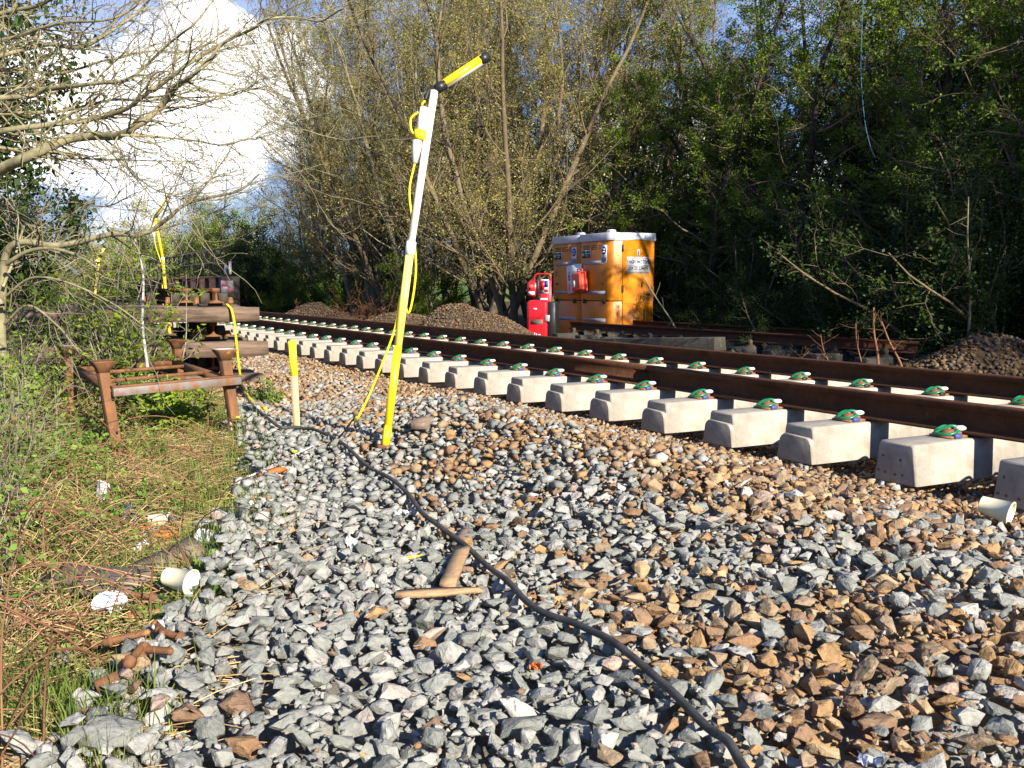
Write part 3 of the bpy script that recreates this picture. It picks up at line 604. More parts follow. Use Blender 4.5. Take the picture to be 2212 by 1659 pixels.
# case hanging between them and the white card
e = empty('carry_case', (TX-.10, TY+TD*.87, TZ+1.30), label='orange-red plastic carry case hanging on the side of the toilets', cat='case')
cr = roty(.0)@rotx(-.12)
MB().box((-.045, 0, -.04), (.13, .40, .42), rot=cr, ch=.045).build('case_front', M['casered'], e, bevel=.01); MB().box((.05, 0, -.04), (.05, .42, .44), rot=cr, ch=.02).build('case_back', M['casered'], e, bevel=.006)
MB().tube(spline([(0, -.10, .16), (0, -.09, .23), (0, .09, .23), (0, .10, .16)], 14), .014, 8).build('handle', M['casered'], e, smooth=True)
MB().box((-.113, .07, -.08), (.004, .12, .14)).build('case_label', M['signgrey'], e); MB().tube([(0, 0, .22), (.04, -.02, .30)], .006, 6).build('hook', M['greyal'], e)
e = empty('card_board', (TX-.035, TY+TD*1.19, TZ+1.33), label='white rounded card sheet hanging behind the orange-red carry case', cat='card')
MB().box((0, 0, 0), (.012, .52, .60), rot=rotx(-.10), ch=.004).box((.018, -.06, .02), (.010, .52, .58), rot=rotx(-.05), ch=.003).build('sheet', M['signw'], e)
text('6', .30, M['ink'], e, (-.0085, .16, .05), RXL, name='numeral', sx=.7); text('IN EMERGENCY\nCALL FOR\nFIRST AID', .042, M['ink'], e, (-.0085, -.08, .12), RXL) if False else MB().box((-.008, -.08, .15), (.003, .20, .012)).box((-.008, -.08, .10), (.003, .22, .012)).box((-.008, -.08, .05), (.003, .12, .012)).box((-.008, .16, -.18), (.003, .02, .16)).build('printed_line', M['ink'], e)
# fire point stand
fb = W(1172, 700, 21.6); e = empty('fire_point', (fb[0], fb[1], -.22), rz=-.75, label='red fire point trolley board with signs beside the orange toilets', cat='fire point'); e.scale = (.92, .92, .90)
MB().box((0, 0, .80), (.44, .05, 1.30), ch=.012).build('board', M['red'], e)
MB().tube(spline([(-.20, 0, 1.40), (-.19, 0, 1.56), (-.12, 0, 1.60), (.12, 0, 1.60), (.19, 0, 1.56), (.20, 0, 1.40)], 20), .018, 8).build('handle', M['red'], e, smooth=True)
s = MB().box((.05, -.03, 1.30), (.22, .008, .34)).build('sign', M['signw'], e); MB().box((.01, -.036, 1.33), (.09, .004, .24)).box((.10, -.036, 1.20), (.09, .004, .06)).build('sign_red', M['red'], s); MB().box((.10, -.036, 1.36), (.09, .004, .16)).build('sign_blue', M['signblue'], s)
s = MB().box((-.02, -.03, .80), (.30, .008, .44)).build('sign', M['signgrey'], e); MB().box((-.02, -.036, .94), (.26, .004, .08)).build('sign_print', M['ink'], s)
k = MB().box((-.20, -.14, 1.24), (.26, .20, .40), ch=.05).build('alarm_box', M['red'], e); MB().box((-.06, -.14, 1.24), (.05, .22, .50), ch=.01).build('bracket', M['blackpl'], e)
MB().lathe([(0, 0), (.06, 0), (.05, -.03), (0, -.035)], (-.22, -.245, 1.30), 16, rotx(math.pi/2)@np.diag([1, 1, -1])).build('call_button', M['casered'], k); MB().box((-.21, -.243, 1.14), (.15, .006, .08)).build('box_label', M['signw'], k)
MB().box((0, .02, .09), (.46, .26, .16), ch=.02).build('base', M['blackpl'], e)
e = empty('extinguisher_box', (fb[0]-.28, fb[1]-.45, -.22), rz=-.75, label='red moulded fire extinguisher cabinet on the ground below the fire point board', cat='cabinet')
MB().box((-.06, 0, .46), (.46, .36, .84), ch=.05).build('cabinet_lid', M['red'], e, bevel=.008); MB().box((.25, .01, .44), (.18, .34, .82), ch=.02).build('cabinet_back', M['blackpl'], e)
MB().box((.17, -.185, .50), (.10, .03, .14), ch=.008).build('latch', M['greyal'], e); MB().box((-.06, -.183, .42), (.26, .006, .10)).build('plate', M['greywood'], e); MB().box((-.10, -.183, .70), (.08, .006, .03)).build('badge', M['signw'], e)
MB().box((-.11, -.183, .13), (.015, .006, .13)).box((-.07, -.183, .13), (.015, .006, .10)).box((-.01, -.183, .15), (.06, .006, .02)).build('marking', M['signw'], e)
# ------------------------------------------------------------ light masts
def mast(base, topP, jointP, tipP, white, label, k=.84, cable=True):
    base, topP, jointP, tipP = [np.asarray(q, float) for q in (base, topP, jointP, tipP)]
    e = empty('light_mast', base, label=label, cat='work light', group='yellow work light masts'); o = base
    L = lambda q: np.asarray(q)-o
    r = .0255*k; ax = (topP-base)/np.linalg.norm(topP-base)
    view = np.array([F_[0], F_[1], 0]); view /= np.linalg.norm(view); up = -view
    sq = [(-r, -r*.6), (r*.2, -r*.9), (r, -r*.5), (r, r*.5), (r*.1, r*.9), (-r, r*.6)]
    MB().prism(sq, L(base)+ax*.09, L(base)+(jointP-base)*(.5 if white else .99), up).build('lower_pole', M['yellow'], e); MB().prism(sq, L(base)+(jointP-base)*(.5 if white else .99), L(jointP), up).build('middle_pole', M['paleyellow'] if white else M['yellow'], e)
    MB().tube([L(base)-ax*.02, L(base)+ax*.10], r*1.12, 6).build('base_socket', M['yellow'], e)
    MB().box(L(base)+view*0+np.array([.03, -.02, -.02]), (.20*k, .07*k, .018), rot=rotz(-.1)@roty(.12)).build('base_plate', M['rust'], e)
    MB().tube([L(jointP)-ax*.035, L(jointP)+ax*.035], r*1.3, 10).build('collar', M['whitepl'], e)
    MB().prism([(a*.92, b*.92) for a, b in sq], L(jointP), L(topP), up).build('upper_pole', M['polewhite'] if white else M['yellow'], e)
    d = (tipP-topP); ln = np.linalg.norm(d); d /= ln; s = topP+d*.02
    hexp = [(1, .0), (.55, .85), (-.55, .85), (-1, .0), (-.75, -.55), (.75, -.55)]
    h = MB().prism([(a*r*1.35, b*r*1.35+r*.1) for a, b in hexp], L(s)+d*.04, L(tipP)-d*.03).build('lamp_tube', M['yellow'], e)
    MB().prism([(a*r*1.0, b*r*.5-r*.85) for a, b in ((1, .6), (-1, .6), (-.7, -.8), (.7, -.8))], L(s)+d*.05, L(tipP)-d*.04).build('diffuser', M['greyal'], h)
    MB().tube([L(s)-d*.01, L(s)+d*.05], r*1.35, 14).build('end_cap', M['blackpl'], h); MB().tube([L(tipP)-d*.05, L(tipP)+d*.005], r*1.4, 14).build('end_cap', M['blackpl'], h)
    rr = np.cross(ax, view); rr = rr/np.linalg.norm(rr)
    if rr@R_ > 0: rr = -rr     # towards picture left
    g = topP
    MB().tube(spline([L(s), L(g)+rr*.03-ax*.0, L(g)+rr*.045-ax*.06], 12), [.016*k]*4+[.011*k]*8, 8).build('cable_gland', M['blackpl'], e, smooth=True)
    c0 = g+rr*.052*k-ax*.16; MB().tube([L(c0)+ax*.06, L(c0)-ax*.07], [.028*k, .034*k], 12).build('plug', M['whitepl'], e, smooth=True)
    MB().tube([L(c0)-ax*.07, L(c0)-ax*.12], [.044*k, .046*k], 12).tube(spline([L(c0)+rr*.03+ax*.03, L(c0)+rr*.065-ax*.01, L(c0)+rr*.055-ax*.07, L(c0)+rr*.03-ax*.1], 10), .008*k, 6).build('plug_collar', M['cableyel'], e)
    c1 = c0+rr*.012*k; MB().tube([L(c1)-ax*.12, L(c1)-ax*.17, L(c1)-ax*.25], [.032*k, .030*k, .018*k], 12).build('socket', M['whitepl'], e, smooth=True)
    H_ = np.linalg.norm(topP-base)
    def pt(f, side): return base+ax*H_*f+rr*side
    f0 = 1-(.41/H_)
    pts = [c1-ax*.25, pt(f0-.08, .062), pt(f0-.17, .02), pt(f0-.30, -.034), pt(f0-.42, -.028), pt(.42, .028), pt(.33, .035)]
    pts2 = [g+rr*.045-ax*.06, g+rr*.06-ax*.09, c0+ax*.06]
    if cable: pts += [pt(.24, .07), pt(.12, .13), pt(.05, .18)]; q_ = Gs(770, 905); pts.append(q_+np.array([0, 0, .02]))
    else: pts += [pt(.2, .08), pt(.02, .10)]
    MB().tube(spline([L(q) for q in pts], 60), .0075*k, 6).tube(spline([L(q) for q in pts2], 8), .0075*k, 6).build('cable', M['cableyel'], e, smooth=True)
    return e
b0 = Gs(833, 958); D0 = float(uvd(b0)[2])
mast(b0, W(939, 196, D0+.02), W(887, 536, D0), W(1052, 122, D0+.1), True, 'tall leaning light mast with white upper pole and yellow base, nearest the camera')
p = at_x(371, -1.05); b1 = np.array([p[0], p[1], .0]); D1 = float(uvd(b1)[2])
mast(b1, W(335, 470, D1), W(352, 560, D1), W(366, 423, D1), False, 'smaller all-yellow light mast standing behind the timber stack near the bridge', 1.1, False)
p = at_x(206, -1.25); b2 = np.array([p[0], p[1], .0]); D2 = float(uvd(b2)[2])
mast(b2, W(215, 555, D2), W(210, 600, D2), W(228, 532, D2), False, 'tiny distant yellow light mast seen through the shrubs on the left', 1.3, False)
# ------------------------------------------------------------ stake
e0 = G(643, 950, 0.0); e0[2] = terrain(e0[0], e0[1])-.05; Ds = float(uvd(e0)[2])
e = empty('marker_stake', e0, label='pale timber stake with fluorescent yellow painted top beside the light mast', cat='stake')
tp = W(631, 736, Ds); md = W(636, 812, Ds-.0); pr = [(-.021, -.011), (.021, -.011), (.021, .011), (-.021, .011)]; upv = tuple(-F_)
MB().prism(pr, np.zeros(3), md-e0, upv).build('post', M['palewood'], e); MB().prism([(a*1.02, b*1.04) for a, b in pr], md-e0, tp-e0, upv).build('painted_top', M['lime'], e)
# ------------------------------------------------------------ rusty stillage frame
A = W(232, 780, 6.10); B = W(490, 757, 6.62); C_ = W(152, 746, 7.65); D = W(384, 730, 8.15)
zt = .50
def flatz(P, z): P = P.copy(); P[2] = z; return P
def grd(u, d, z):
    k = F_+R_*((u-1106)/FPX); v = 0
    # point at column u, depth d, height z (camera axis depth)
    a = CAM+F_*d+R_*((u-1106)/FPX*d); n = (z-a[2])/U_[2]; return a+U_*n
A, B, C_, D = grd(236, 6.10, 0), grd(497, 6.62, 0), grd(154, 7.65, 0), grd(388, 8.15, 0)
e = empty('post_pallet', A, label='rusty four-legged steel stillage frame standing in the brambles', cat='frame')
tops = {0: zt, 1: .535, 2: .50, 3: .52}
Lg = [A, B, C_, D]; lean = np.array([-.03, .0, 0])
for i, P in enumerate(Lg):
    q = P-A; w = .031; z1 = tops[i]; ln = R_*(-.085 if i in (0, 1) else -.03)
    up = (B-A)/np.linalg.norm(B-A)
    bt = q+np.array([0, 0, -.12])-ln*.6; tp = q+np.array([0, 0, z1-.07])+ln*.25
    m = MB().prism([(-w, -w), (w, -w), (w, w), (-w, w)], bt, tp, up)
    leg = m.build('leg', M['rust'], e, bevel=.003)
    a = w; b = .062; V = []; yv = np.cross([0, 0, 1], up)
    for z, s in ((z1-.075, a), (z1-.05, a*1.2), (z1-.008, b), (z1, b)): V += [q+np.array([0, 0, z])+ln*.25+up*sx*s+yv*sy*s for sx, sy in ((-1, -1), (1, -1), (1, 1), (-1, 1))]
    fs = [(r*4+j, r*4+(j+1) % 4, r*4+4+(j+1) % 4, r*4+4+j) for r in range(3) for j in range(4)]+[(12, 13, 14, 15), (3, 2, 1, 0)]
    MB().add(V, fs).build('stacking_cup', M['rust'], leg); MB().add([v+np.array([0, 0, .0025]) for v in V[12:]], [(0, 1, 2, 3)]).build('cup_top', M['white'] if i in (1, 2) else M['rust'], leg)
zb_ = .31
def on(P, dz=0): return P-A+np.array([0, 0, zb_+dz])
ang = [(-.028, -.045), (.028, -.045), (.028, -.038), (-.020, -.038), (-.020, .03), (-.028, .03)]
ab = (B-A)/np.linalg.norm(B-A); ac = (C_-A)/np.linalg.norm(C_-A)
f1 = on(A)+ab*.02-ac*.09; f2 = on(B, .02)+ab*.06-ac*.09
MB().bar(f1, f2, .03, .05).build('front_beam', M['steelgrey'], e, bevel=.002)
MB().bar(f1+np.array([0, 0, .03])+ac*.03, f2+np.array([0, 0, .03])+ac*.03, .06, .012).build('beam_flange', M['rust'], e)
MB().bar(on(A)+ac*-.09+ab*.05, on(C_)+ab*.05+ac*.05, .05, .05).build('side_beam', M['rust'], e)
MB().bar(on(B, .02)+ac*-.09-ab*.03, on(D, .02)-ab*.03+ac*.05, .045, .05).build('side_beam', M['rust'], e)
MB().bar(on(C_)+ab*.03, on(D, .02)-ab*.02, .05, .045).build('rear_beam', M['rust'], e)
for f in (.33, .72): MB().bar(on(A+(C_-A)*f, .01)+ab*.06, on(B+(D-B)*f, .03)-ab*.05, .045, .022).build('cross_bar', M['rust'], e)
# ------------------------------------------------------------ timber stack with old rails
def timber_mesh(L_, w, h, seed):
    r = np.random.default_rng(seed); n = 14; V = []
    for i in range(n):
        x = -L_/2+L_*i/(n-1); s = 1-.08*(i in (0, n-1))
        for a, b in ((-1, -1), (1, -1), (1, .7), (.8, 1), (-.8, 1), (-1, .7)): V.append((x+r.normal(0, .004), a*w/2*s+r.normal(0, .003), b*h/2*s+r.normal(0, .003)))
    fs = [(i*6+j, i*6+(j+1) % 6, (i+1)*6+(j+1) % 6, (i+1)*6+j) for i in range(n-1) for j in range(6)]+[tuple(range(5, -1, -1)), tuple(range((n-1)*6, n*6))]
    return MB().add(V, fs)
bx = at_x(548, 0); 
def stack_pt(u, d, z): return grd(u, d, z)
TL = 2.05
tiers = [(.005, [(9.35, 566, 0), (9.75, 545, .01)]), (.315, [(9.3, 575, 0), (9.65, 500, .03), (10.05, 530, 0), (10.5, 520, 0)]), (.63, [(9.42, 556, -.02), (9.78, 530, 0.02), (10.15, 516, .0), (10.5, 500, 0), (10.9, 512, 0)])]
tl = [['bottom grey timber sleeper lying on the gravel behind the rusty frame', 'bottom timber sleeper half hidden at the back of the stack'],
      ['middle tier timber sleeper with rounded dark end above the gravel', 'shorter timber sleeper of the middle tier, second from the front', 'third timber sleeper of the middle tier', 'rearmost timber sleeper of the middle tier'],
      ['front timber sleeper of the top tier, its blunt end sticking out over the gravel', 'second timber sleeper of the top tier, under the old rails', 'third timber sleeper of the top tier', 'fourth timber sleeper of the top tier', 'rearmost timber sleeper of the top tier by the far mast']]
sd_i = 0
for (z, row), lbs in zip(tiers, tl):
    for (d, u, a), lb in zip(row, lbs):
        P = stack_pt(u, d, z+.065); aa = -.05+a; dr = np.array([math.cos(aa), math.sin(aa), 0]); c = P-dr*TL/2
        o = timber_mesh(TL, .25, .135, 50+sd_i).build('timber_sleeper', M['oldwood']); sd_i += 1
        o.location = tuple(c); o.rotation_euler = (0, 0, aa); tag(o, lb, 'timber sleeper', 'old timber sleepers in the stack')
def old_rail(u, d, z, L_, lb, chairs=2, dx=0):
    P = stack_pt(u, d, z); e = empty('old_rail', P, rz=.03, label=lb, cat='rail', group='old rails on the timber stack')
    MB().prism(rail_prof(.145), (0, 0, .03), (0, L_, .03)).build('rail_bar', M['rail'], e)
    MB().prism([(a*1.03, b*1.0) for a, b in rail_prof(.145)], (0, -.003, .03), (0, .004, .03)).build('cut_end', M['rust'], e)
    for i in range(chairs):
        y = .12+i*(L_-.25)/max(1, chairs-1)
        ch = MB().box((0, y, .014), (.30, .14, .026), ch=.008).prism([(-.05, 0), (.05, 0), (.035, .10), (-.02, .11)], (-.13, y, .025), (-.045, y, .025)).prism([(-.05, 0), (.05, 0), (.02, .10), (-.035, .11)], (.045, y, .025), (.13, y, .025)).build('rail_chair', M['trunkdark'], e)
        MB().lathe([(.0, .06), (.022, .058), (.024, .03), (.03, .028), (.03, 0)], (-.15, y+.05, .028), 10).lathe([(.0, .06), (.022, .058), (.024, .03), (.03, .028), (.03, 0)], (.15, y-.05, .028), 10).build('chair_screw', M['rust'], ch)
    return e
old_rail(468, 9.5, .765, 1.6, 'short old rail on the timber stack, its orange cut end nearest the light mast')
old_rail(404, 9.8, .765, 1.7, 'short old rail on the timber stack, left of the other one')
old_rail(462, 9.35, .45, 1.1, 'old rail end poking out between the middle and top timbers')
old_rail(462, 9.35, .14, 1.1, 'old rail clamped between the bottom and middle timbers')
# ------------------------------------------------------------ black cable and yellow lead
def lay(pts, lift=.0, n=90):
    P = spline([np.append(Gs(u, v)[:2], 0) for u, v in pts], n); z = np.array([surf(p[0], p[1]) for p in P])
    zz = z.copy()
    for _ in range(3): zz = np.convolve(np.pad(zz, 2, 'edge'), np.ones(5)/5, 'valid')
    P[:, 2] = zz+lift; return P
P = lay([(520, 845), (560, 900), (600, 928), (650, 934), (690, 940), (760, 985), (830, 1035), (882, 1075), (920, 1130), (1000, 1192), (1080, 1258), (1150, 1325), (1250, 1375), (1335, 1418), (1420, 1500), (1500, 1570), (1570, 1622), (1610, 1690), (1640, 1760)], .010, 170)
P[:, 2] += .018; tag(MB().tube(P, .0098, 10).build('cable', M['cable'], smooth=True), 'thick black cable snaking down over the grey ballast', 'cable')
P1 = [stack_pt(490, 9.2, .79), stack_pt(500, 9.15, .74), stack_pt(507, 9.1, .60), stack_pt(512, 9.0, .38), stack_pt(520, 8.6, .15)]; q = [np.append(G(u, v)[:2], .0) for u, v in ((524, 850), (545, 880), (575, 905))]
for z in q: z[2] = surf(z[0], z[1])+.012
tag(MB().tube(spline(P1+q, 60), .011, 8).build('cable', M['cableyel'], smooth=True), 'yellow cable drooping over the timber stack behind the rusty frame', 'cable')
# ------------------------------------------------------------ wood scraps, litter
def plank(u0, v0, u1, v1, w, th, m, name, label, cat, group=None, lift=.012, shape=None, roll=0.):
    a, b = Gs(u0, v0), Gs(u1, v1); a[2] += lift*.6; b[2] += lift*.6; L_ = np.linalg.norm(b-a); d = (b-a)/L_
    n = 8; r = np.random.default_rng(int(u0)); V = []
    for i in range(n):
        t = i/(n-1); p = (a+b)/2*0+d*L_*(t-.5); s = 1 if not shape else shape(t); sd = np.cross([0, 0, 1], d); sd = sd/np.linalg.norm(sd); nn_ = np.cross(d, sd); sd, nn_ = sd*math.cos(roll)+nn_*math.sin(roll), nn_*math.cos(roll)-sd*math.sin(roll)
        for x, z in ((-w/2, -th/2), (w/2, -th/2), (w/2, th/2), (-w/2, th/2)): V.append(p+sd*(x*s+r.normal(0, .0015))+nn_*z+d*(r.normal(0, .012) if i in (0, n-1) else 0))
    fs = [(i*4+j, i*4+(j+1) % 4, (i+1)*4+(j+1) % 4, (i+1)*4+j) for i in range(n-1) for j in range(4)]+[(3, 2, 1, 0), tuple(range((n-1)*4, n*4))]
    o = MB().add(V, fs).build(name, m); o.location = tuple((a+b)/2); return tag(o, label, cat, group)
tap = lambda t: .35+.65*math.sin(math.pi*min(1, t*1.0+.15))
plank(853, 1292, 1046, 1282, .055, .014, M['offcut'], 'timber_offcut', 'long pale splintered offcut lying on the ballast beside the black cable', 'offcut', lift=.02, shape=tap)
plank(966, 1282, 1000, 1196, .05, .02, M['offcut'], 'timber_offcut', 'short pale wooden block standing on the splintered offcut by the cable', 'offcut', lift=.035)
plank(818, 1218, 905, 1208, .018, .008, M['asbest'], 'timber_offcut', 'thin yellow sliver of wood on the grey ballast', 'offcut', lift=.018, shape=tap)
plank(985, 1185, 1005, 1150, .03, .012, M['greywood'], 'timber_offcut', 'grey wooden chip just above the black cable', 'offcut', lift=.02)
plank(905, 935, 1000, 868, .09, .045, M['greywood'], 'log', 'grey split log half buried in the ballast ridge right of the mast base', 'log', lift=.07)
plank(190, 1400, 420, 1196, .11, .045, M['greywood'], 'plank', 'long dark brown plank slanting behind the cream paper cup', 'plank', lift=.03) if False else None
plank(300, 1262, 432, 1196, .10, .03, M['greywood'], 'plank', 'dark brown plank slanting up from the white plate to the ballast edge', 'plank', lift=.05, roll=.35)
plank(105, 1266, 300, 1288, .14, .022, M['greywood'], 'board', 'flat brown board lying behind the broken white plate', 'board', lift=.06, roll=.4)
plank(50, 1330, 105, 1255, .05, .03, M['greywood'], 'board', 'narrow rotten board at the left edge near the broken plate', 'board', lift=.03)
plank(490, 1060, 680, 968, .006, .006, M['whitepl'], 'plastic_strip', 'thin white plastic strip slanting across the grass edge below the stake', 'strip', lift=.03)
plank(560, 1033, 606, 1018, .05, .02, M['orangelitter'], 'terracotta_shard', 'orange-red shard lying at the edge of the ballast below the stake', 'shard', lift=.02)
def cup(u, v, L_, r1, r2, az, tilt, label, lift=.045, m='papercup', crush=0, open_=True):
    P = Gs(u, v); P[2] += lift*.8
    o = MB(); prof = [(0, 0), (r1, 0), (r1, .002), (r2, L_-.004), (r2+.003, L_-.003), (r2+.003, L_), (r2-.001, L_+.001), (r2-.002, L_-.003), (r1-.002, .004), (0, .004)]
    R_m = rotz(az)@roty(tilt); L_ *= 1.12; r1 *= 1.12; r2 *= 1.12; prof = [(0, 0), (r1, 0), (r1, .002), (r2, L_-.004), (r2+.003, L_-.003), (r2+.003, L_), (r2-.001, L_+.001), (r2-.002, L_-.003), (r1-.002, .004), (0, .004)]; o.lathe([(a, b-L_/2) for a, b in prof], (0, 0, 0), 26, R_m)
    q = o.build('paper_cup', M[m], smooth=False); q.location = tuple(P); tag(q, label, 'cup', 'discarded paper cups')
    if crush:
        r = np.random.default_rng(int(u)); me = q.data; k = len(me.vertices); co = np.empty(k*3, np.float32); me.vertices.foreach_get('co', co); co = co.reshape(-1, 3); 
        co += (np.stack([vnoise(co[:, 0]+i, co[:, 1]+co[:, 2], .03, i) for i in range(3)], -1)-.5)*crush; me.vertices.foreach_set('co', co.ravel()); me.update()
    return q
az_r = math.atan2(R_[1], R_[0])
q = cup(388, 1284, .086, .024, .034, az_r-.35, math.pi/2+.12, 'cream paper cup with brown print lying on its side beside the plank', .06)
MB().lathe([(0, 0), (.0365, 0)], (0, 0, 0), 24, rotz(az_r-.35)@roty(math.pi/2+.12)).build('rim_lining', M['white'], q).location = tuple((rotz(az_r-.35)@roty(math.pi/2+.12))@np.array([0, 0, .040]))
cup(345, 1138, .078, .022, .030, az_r+.05, math.pi/2, 'cream paper cup lying among the litter beyond the plank', .035)
cup(2150, 1128, .10, .028, .040, az_r-.75, math.pi/2+.2, 'cream paper cup tipped over on the ballast below the end sleeper', .065)
cup(222, 1082, .075, .02, .032, az_r+1.2, .35, 'crushed white paper cup standing among dead stems', .06, 'white', .02)
def scrap(u, v, s, m, name, label, cat, seed, lift=.02, flat=.5, group='scraps of litter'):
    r = np.random.default_rng(seed); n = 9; g = np.linspace(-1, 1, n); X, Y = np.meshgrid(g, g); Z = (vnoise(X*3+seed, Y*3, .8, seed)-.5)*flat*1.6; rr = np.sqrt(X**2+Y**2); X = X*(1-.25*rr*vnoise(X+5, Y, .4, seed)); Y = Y*(1-.25*rr*vnoise(Y+5, X, .4, seed+1))
    V = np.stack([X, Y, Z], -1).reshape(-1, 3)*s; V2 = V-np.array([0, 0, .0015]); idx = np.arange(n*n).reshape(n, n); F = np.stack([idx[:-1, :-1], idx[:-1, 1:], idx[1:, 1:], idx[1:, :-1]], -1).reshape(-1, 4)
    P = Gs(u, v); V *= 1.35; V2 *= 1.35; o = npmesh(name, np.concatenate([V, V2]), [F, F[:, ::-1]+n*n], m); o.location = (P[0], P[1], P[2]+lift*.5); o.rotation_euler = (r.uniform(-.5, .5)-.3, r.uniform(-.4, .4), r.uniform(0, 6)); return tag(o, label, cat, group)
def plate():
    P = Gs(238, 1330); V = [(0, 0, 0)]; n = 40; rr = []
    for i in range(n):
        a = 2*math.pi*i/n; k = 1.0
        if 20 <= i <= 24: k = .45
        elif i in (19, 25): k = .7
        elif 30 <= i <= 33: k = .82
        rr.append(k)
        for q, z in ((.6, .0), (.75, .006), (.97, .014), (1.0, .0145)): V.append((.053*q*k*math.cos(a), .053*q*k*math.sin(a), z))
    fs = []
    for i in range(n):
        j = (i+1) % n; fs.append((0, 1+i*4, 1+j*4))
        for q in range(3): fs.append((1+i*4+q, 2+i*4+q, 2+j*4+q, 1+j*4+q))
    V = np.array(V); R = rotz(.4)@rotx(-.0); V = V@R.T; tn = np.array([*(-F_[:2]), .0])
    o = MB().add(V, fs).add(V-np.array([0, 0, .002]), [f[::-1] for f in fs]).build('broken_plate', M['white']); o.location = (P[0], P[1], P[2]+.03); o.rotation_euler = (.5, -.15, .2); tag(o, 'broken white plate with a notch leaning against the brown board', 'plate')
plate()
scrap(285, 1118, .042, M['foil'], 'foil_wrapper', 'shiny crumpled foil wrapper left of the small cream cup', 'wrapper', 3, .035, 1.2)
scrap(264, 1104, .026, M['foil'], 'foil_wrapper', 'small round foil ball behind the crumpled wrapper', 'wrapper', 4, .03, 1.2)
scrap(318, 1150, .022, M['casered'], 'litter_scrap', 'dull red scrap between the foil and the small cream cup', 'scrap', 5, .03, .9)
scrap(363, 1158, .035, M['orangelitter'], 'litter_scrap', 'orange-brown scrap below the small cream cup', 'scrap', 6, .015, .6)
scrap(325, 1160, .028, M['foil'], 'plastic_scrap', 'clear crumpled plastic below the small cream cup', 'scrap', 7, .02, 1.0)
scrap(310, 1190, .022, M['white'], 'paper_scrap', 'torn white paper scrap above the brown board', 'scrap', 8, .03, 1.2)
scrap(450, 1166, .03, M['white'], 'paper_scrap', 'torn white paper scrap at the top end of the slanting plank', 'scrap', 9, .03, 1.0)
scrap(537, 1091, .022, M['white'], 'paper_scrap', 'small white scrap at the edge of the grey ballast', 'scrap', 10, .03, .8)
scrap(352, 1360, .024, M['white'], 'paper_scrap', 'white scrap among the rusty bolts below the paper cup', 'scrap', 12, .03, .7)
scrap(758, 1176, .018, M['white'], 'paper_scrap', 'small white scrap lying on the grey ballast left of the cable', 'scrap', 13, .02, .9)
scrap(868, 1112, .020, M['white'], 'paper_scrap', 'white fleck on the ballast just left of the black cable bend', 'scrap', 14, .02, .8)
scrap(1157, 1447, .010, M['orangelitter'], 'litter_scrap', 'bright orange scrap on the grey foreground ballast', 'scrap', 15, .02, .9)
scrap(1880, 1645, .022, M['signgrey'], 'paper_scrap', 'pale lump at the bottom edge among the stones', 'scrap', 16, .015, .35)
scrap(378, 1128, .024, M['foil'], 'foil_wrapper', 'grey and white wrapper just right of the small cream cup', 'wrapper', 21, .03, .9)
scrap(440, 1178, .022, M['white'], 'paper_scrap', 'curled white strip of paper beside the scrap at the plank end', 'scrap', 22, .03, 1.1)
scrap(292, 1132, .030, M['foil'], 'foil_wrapper', 'long crumpled foil piece between the foil ball and the dull red scrap', 'wrapper', 23, .04, 1.3)
def screw(u, v, L_, az, label, spring=False):
    P = Gs(u, v); o = MB(); R = rotz(az)@roty(math.pi/2-.08)
    L_ *= .62; prof = [(0, 0), (.010, 0), (.011, .012), (.017, .014), (.017, .020), (.008, .022)]
    n = int(L_/.007)
    for i in range(n): z = .022+i*.007; prof += [(.0075, z), (.0100, z+.0035)]
    prof += [(.005, .024+n*.007), (0, .027+n*.007)]
    q = o.lathe([(a, b-L_/2) for a, b in prof], (0, 0, 0), 10, R).build('rail_screw', M['rust']); q.location = (P[0], P[1], P[2]+.024); return tag(q, label, 'screw', 'rusty rail screws in the grass')
for i, (u, v, L_, az) in enumerate(((300, 1345, .13, .3), (345, 1375, .15, -1.1), (375, 1392, .14, 2.6), (265, 1398, .15, .5), (210, 1415, .16, .1), (290, 1440, .14, 1.6), (150, 1372, .15, 0), (318, 1305, .12, 2.9), (330, 1425, .13, -.4))):
    screw(u, v, L_, az+az_r, ['rusty rail screw below the broken plate', 'rusty ribbed screw under the paper cup', 'rusty screw with bright ribs next to the grey stones', 'rusty rail screw left of the white scrap', 'long rusty screw half under dead stems', 'upright-lying rusty screw nearest the ballast edge', 'rusty screw at the left below the narrow board', 'rusty screw between the plank and the cup', 'rusty screw lowest in the pile'][i])
def pipe():
    P = Gs(232, 1482); e = MB().lathe([(.009, -.025), (.014, -.025), (.014, .025), (.009, .025), (.009, -.025)], (0, 0, 0), 18, rotz(az_r+.5)@roty(1.3)).build('pipe_end', M['rust']); e.location = (P[0], P[1], P[2]+.01); tag(e, 'short rusty orange pipe end among the bottom left stems', 'pipe')
pipe()
# big slabs of stone at the lower left
for i, (u, v, s, lb) in enumerate(((215, 1590, .085, 'largest flat grey rock at the lower left corner of the ballast'), (140, 1440, .07, 'flat grey slab half under dead stems at the left'), (30, 1400, .06, 'grey rock at the left edge behind the stems'), (80, 1500, .075, 'grey slab just above the lower left corner'))):
    V, Fc = HI[i+3]; P = Gs(u, v); o = npmesh('rock', V*np.array([s, s*.7, s*.35]), [Fc], M['stone'], col=np.tile(GREY[i], (len(V), 1))*.85); o.location = (P[0], P[1], P[2]+.005); o.rotation_euler = (.1, -.1, i*1.3); tag(o, lb, 'rock', 'large grey rocks at the grass edge')
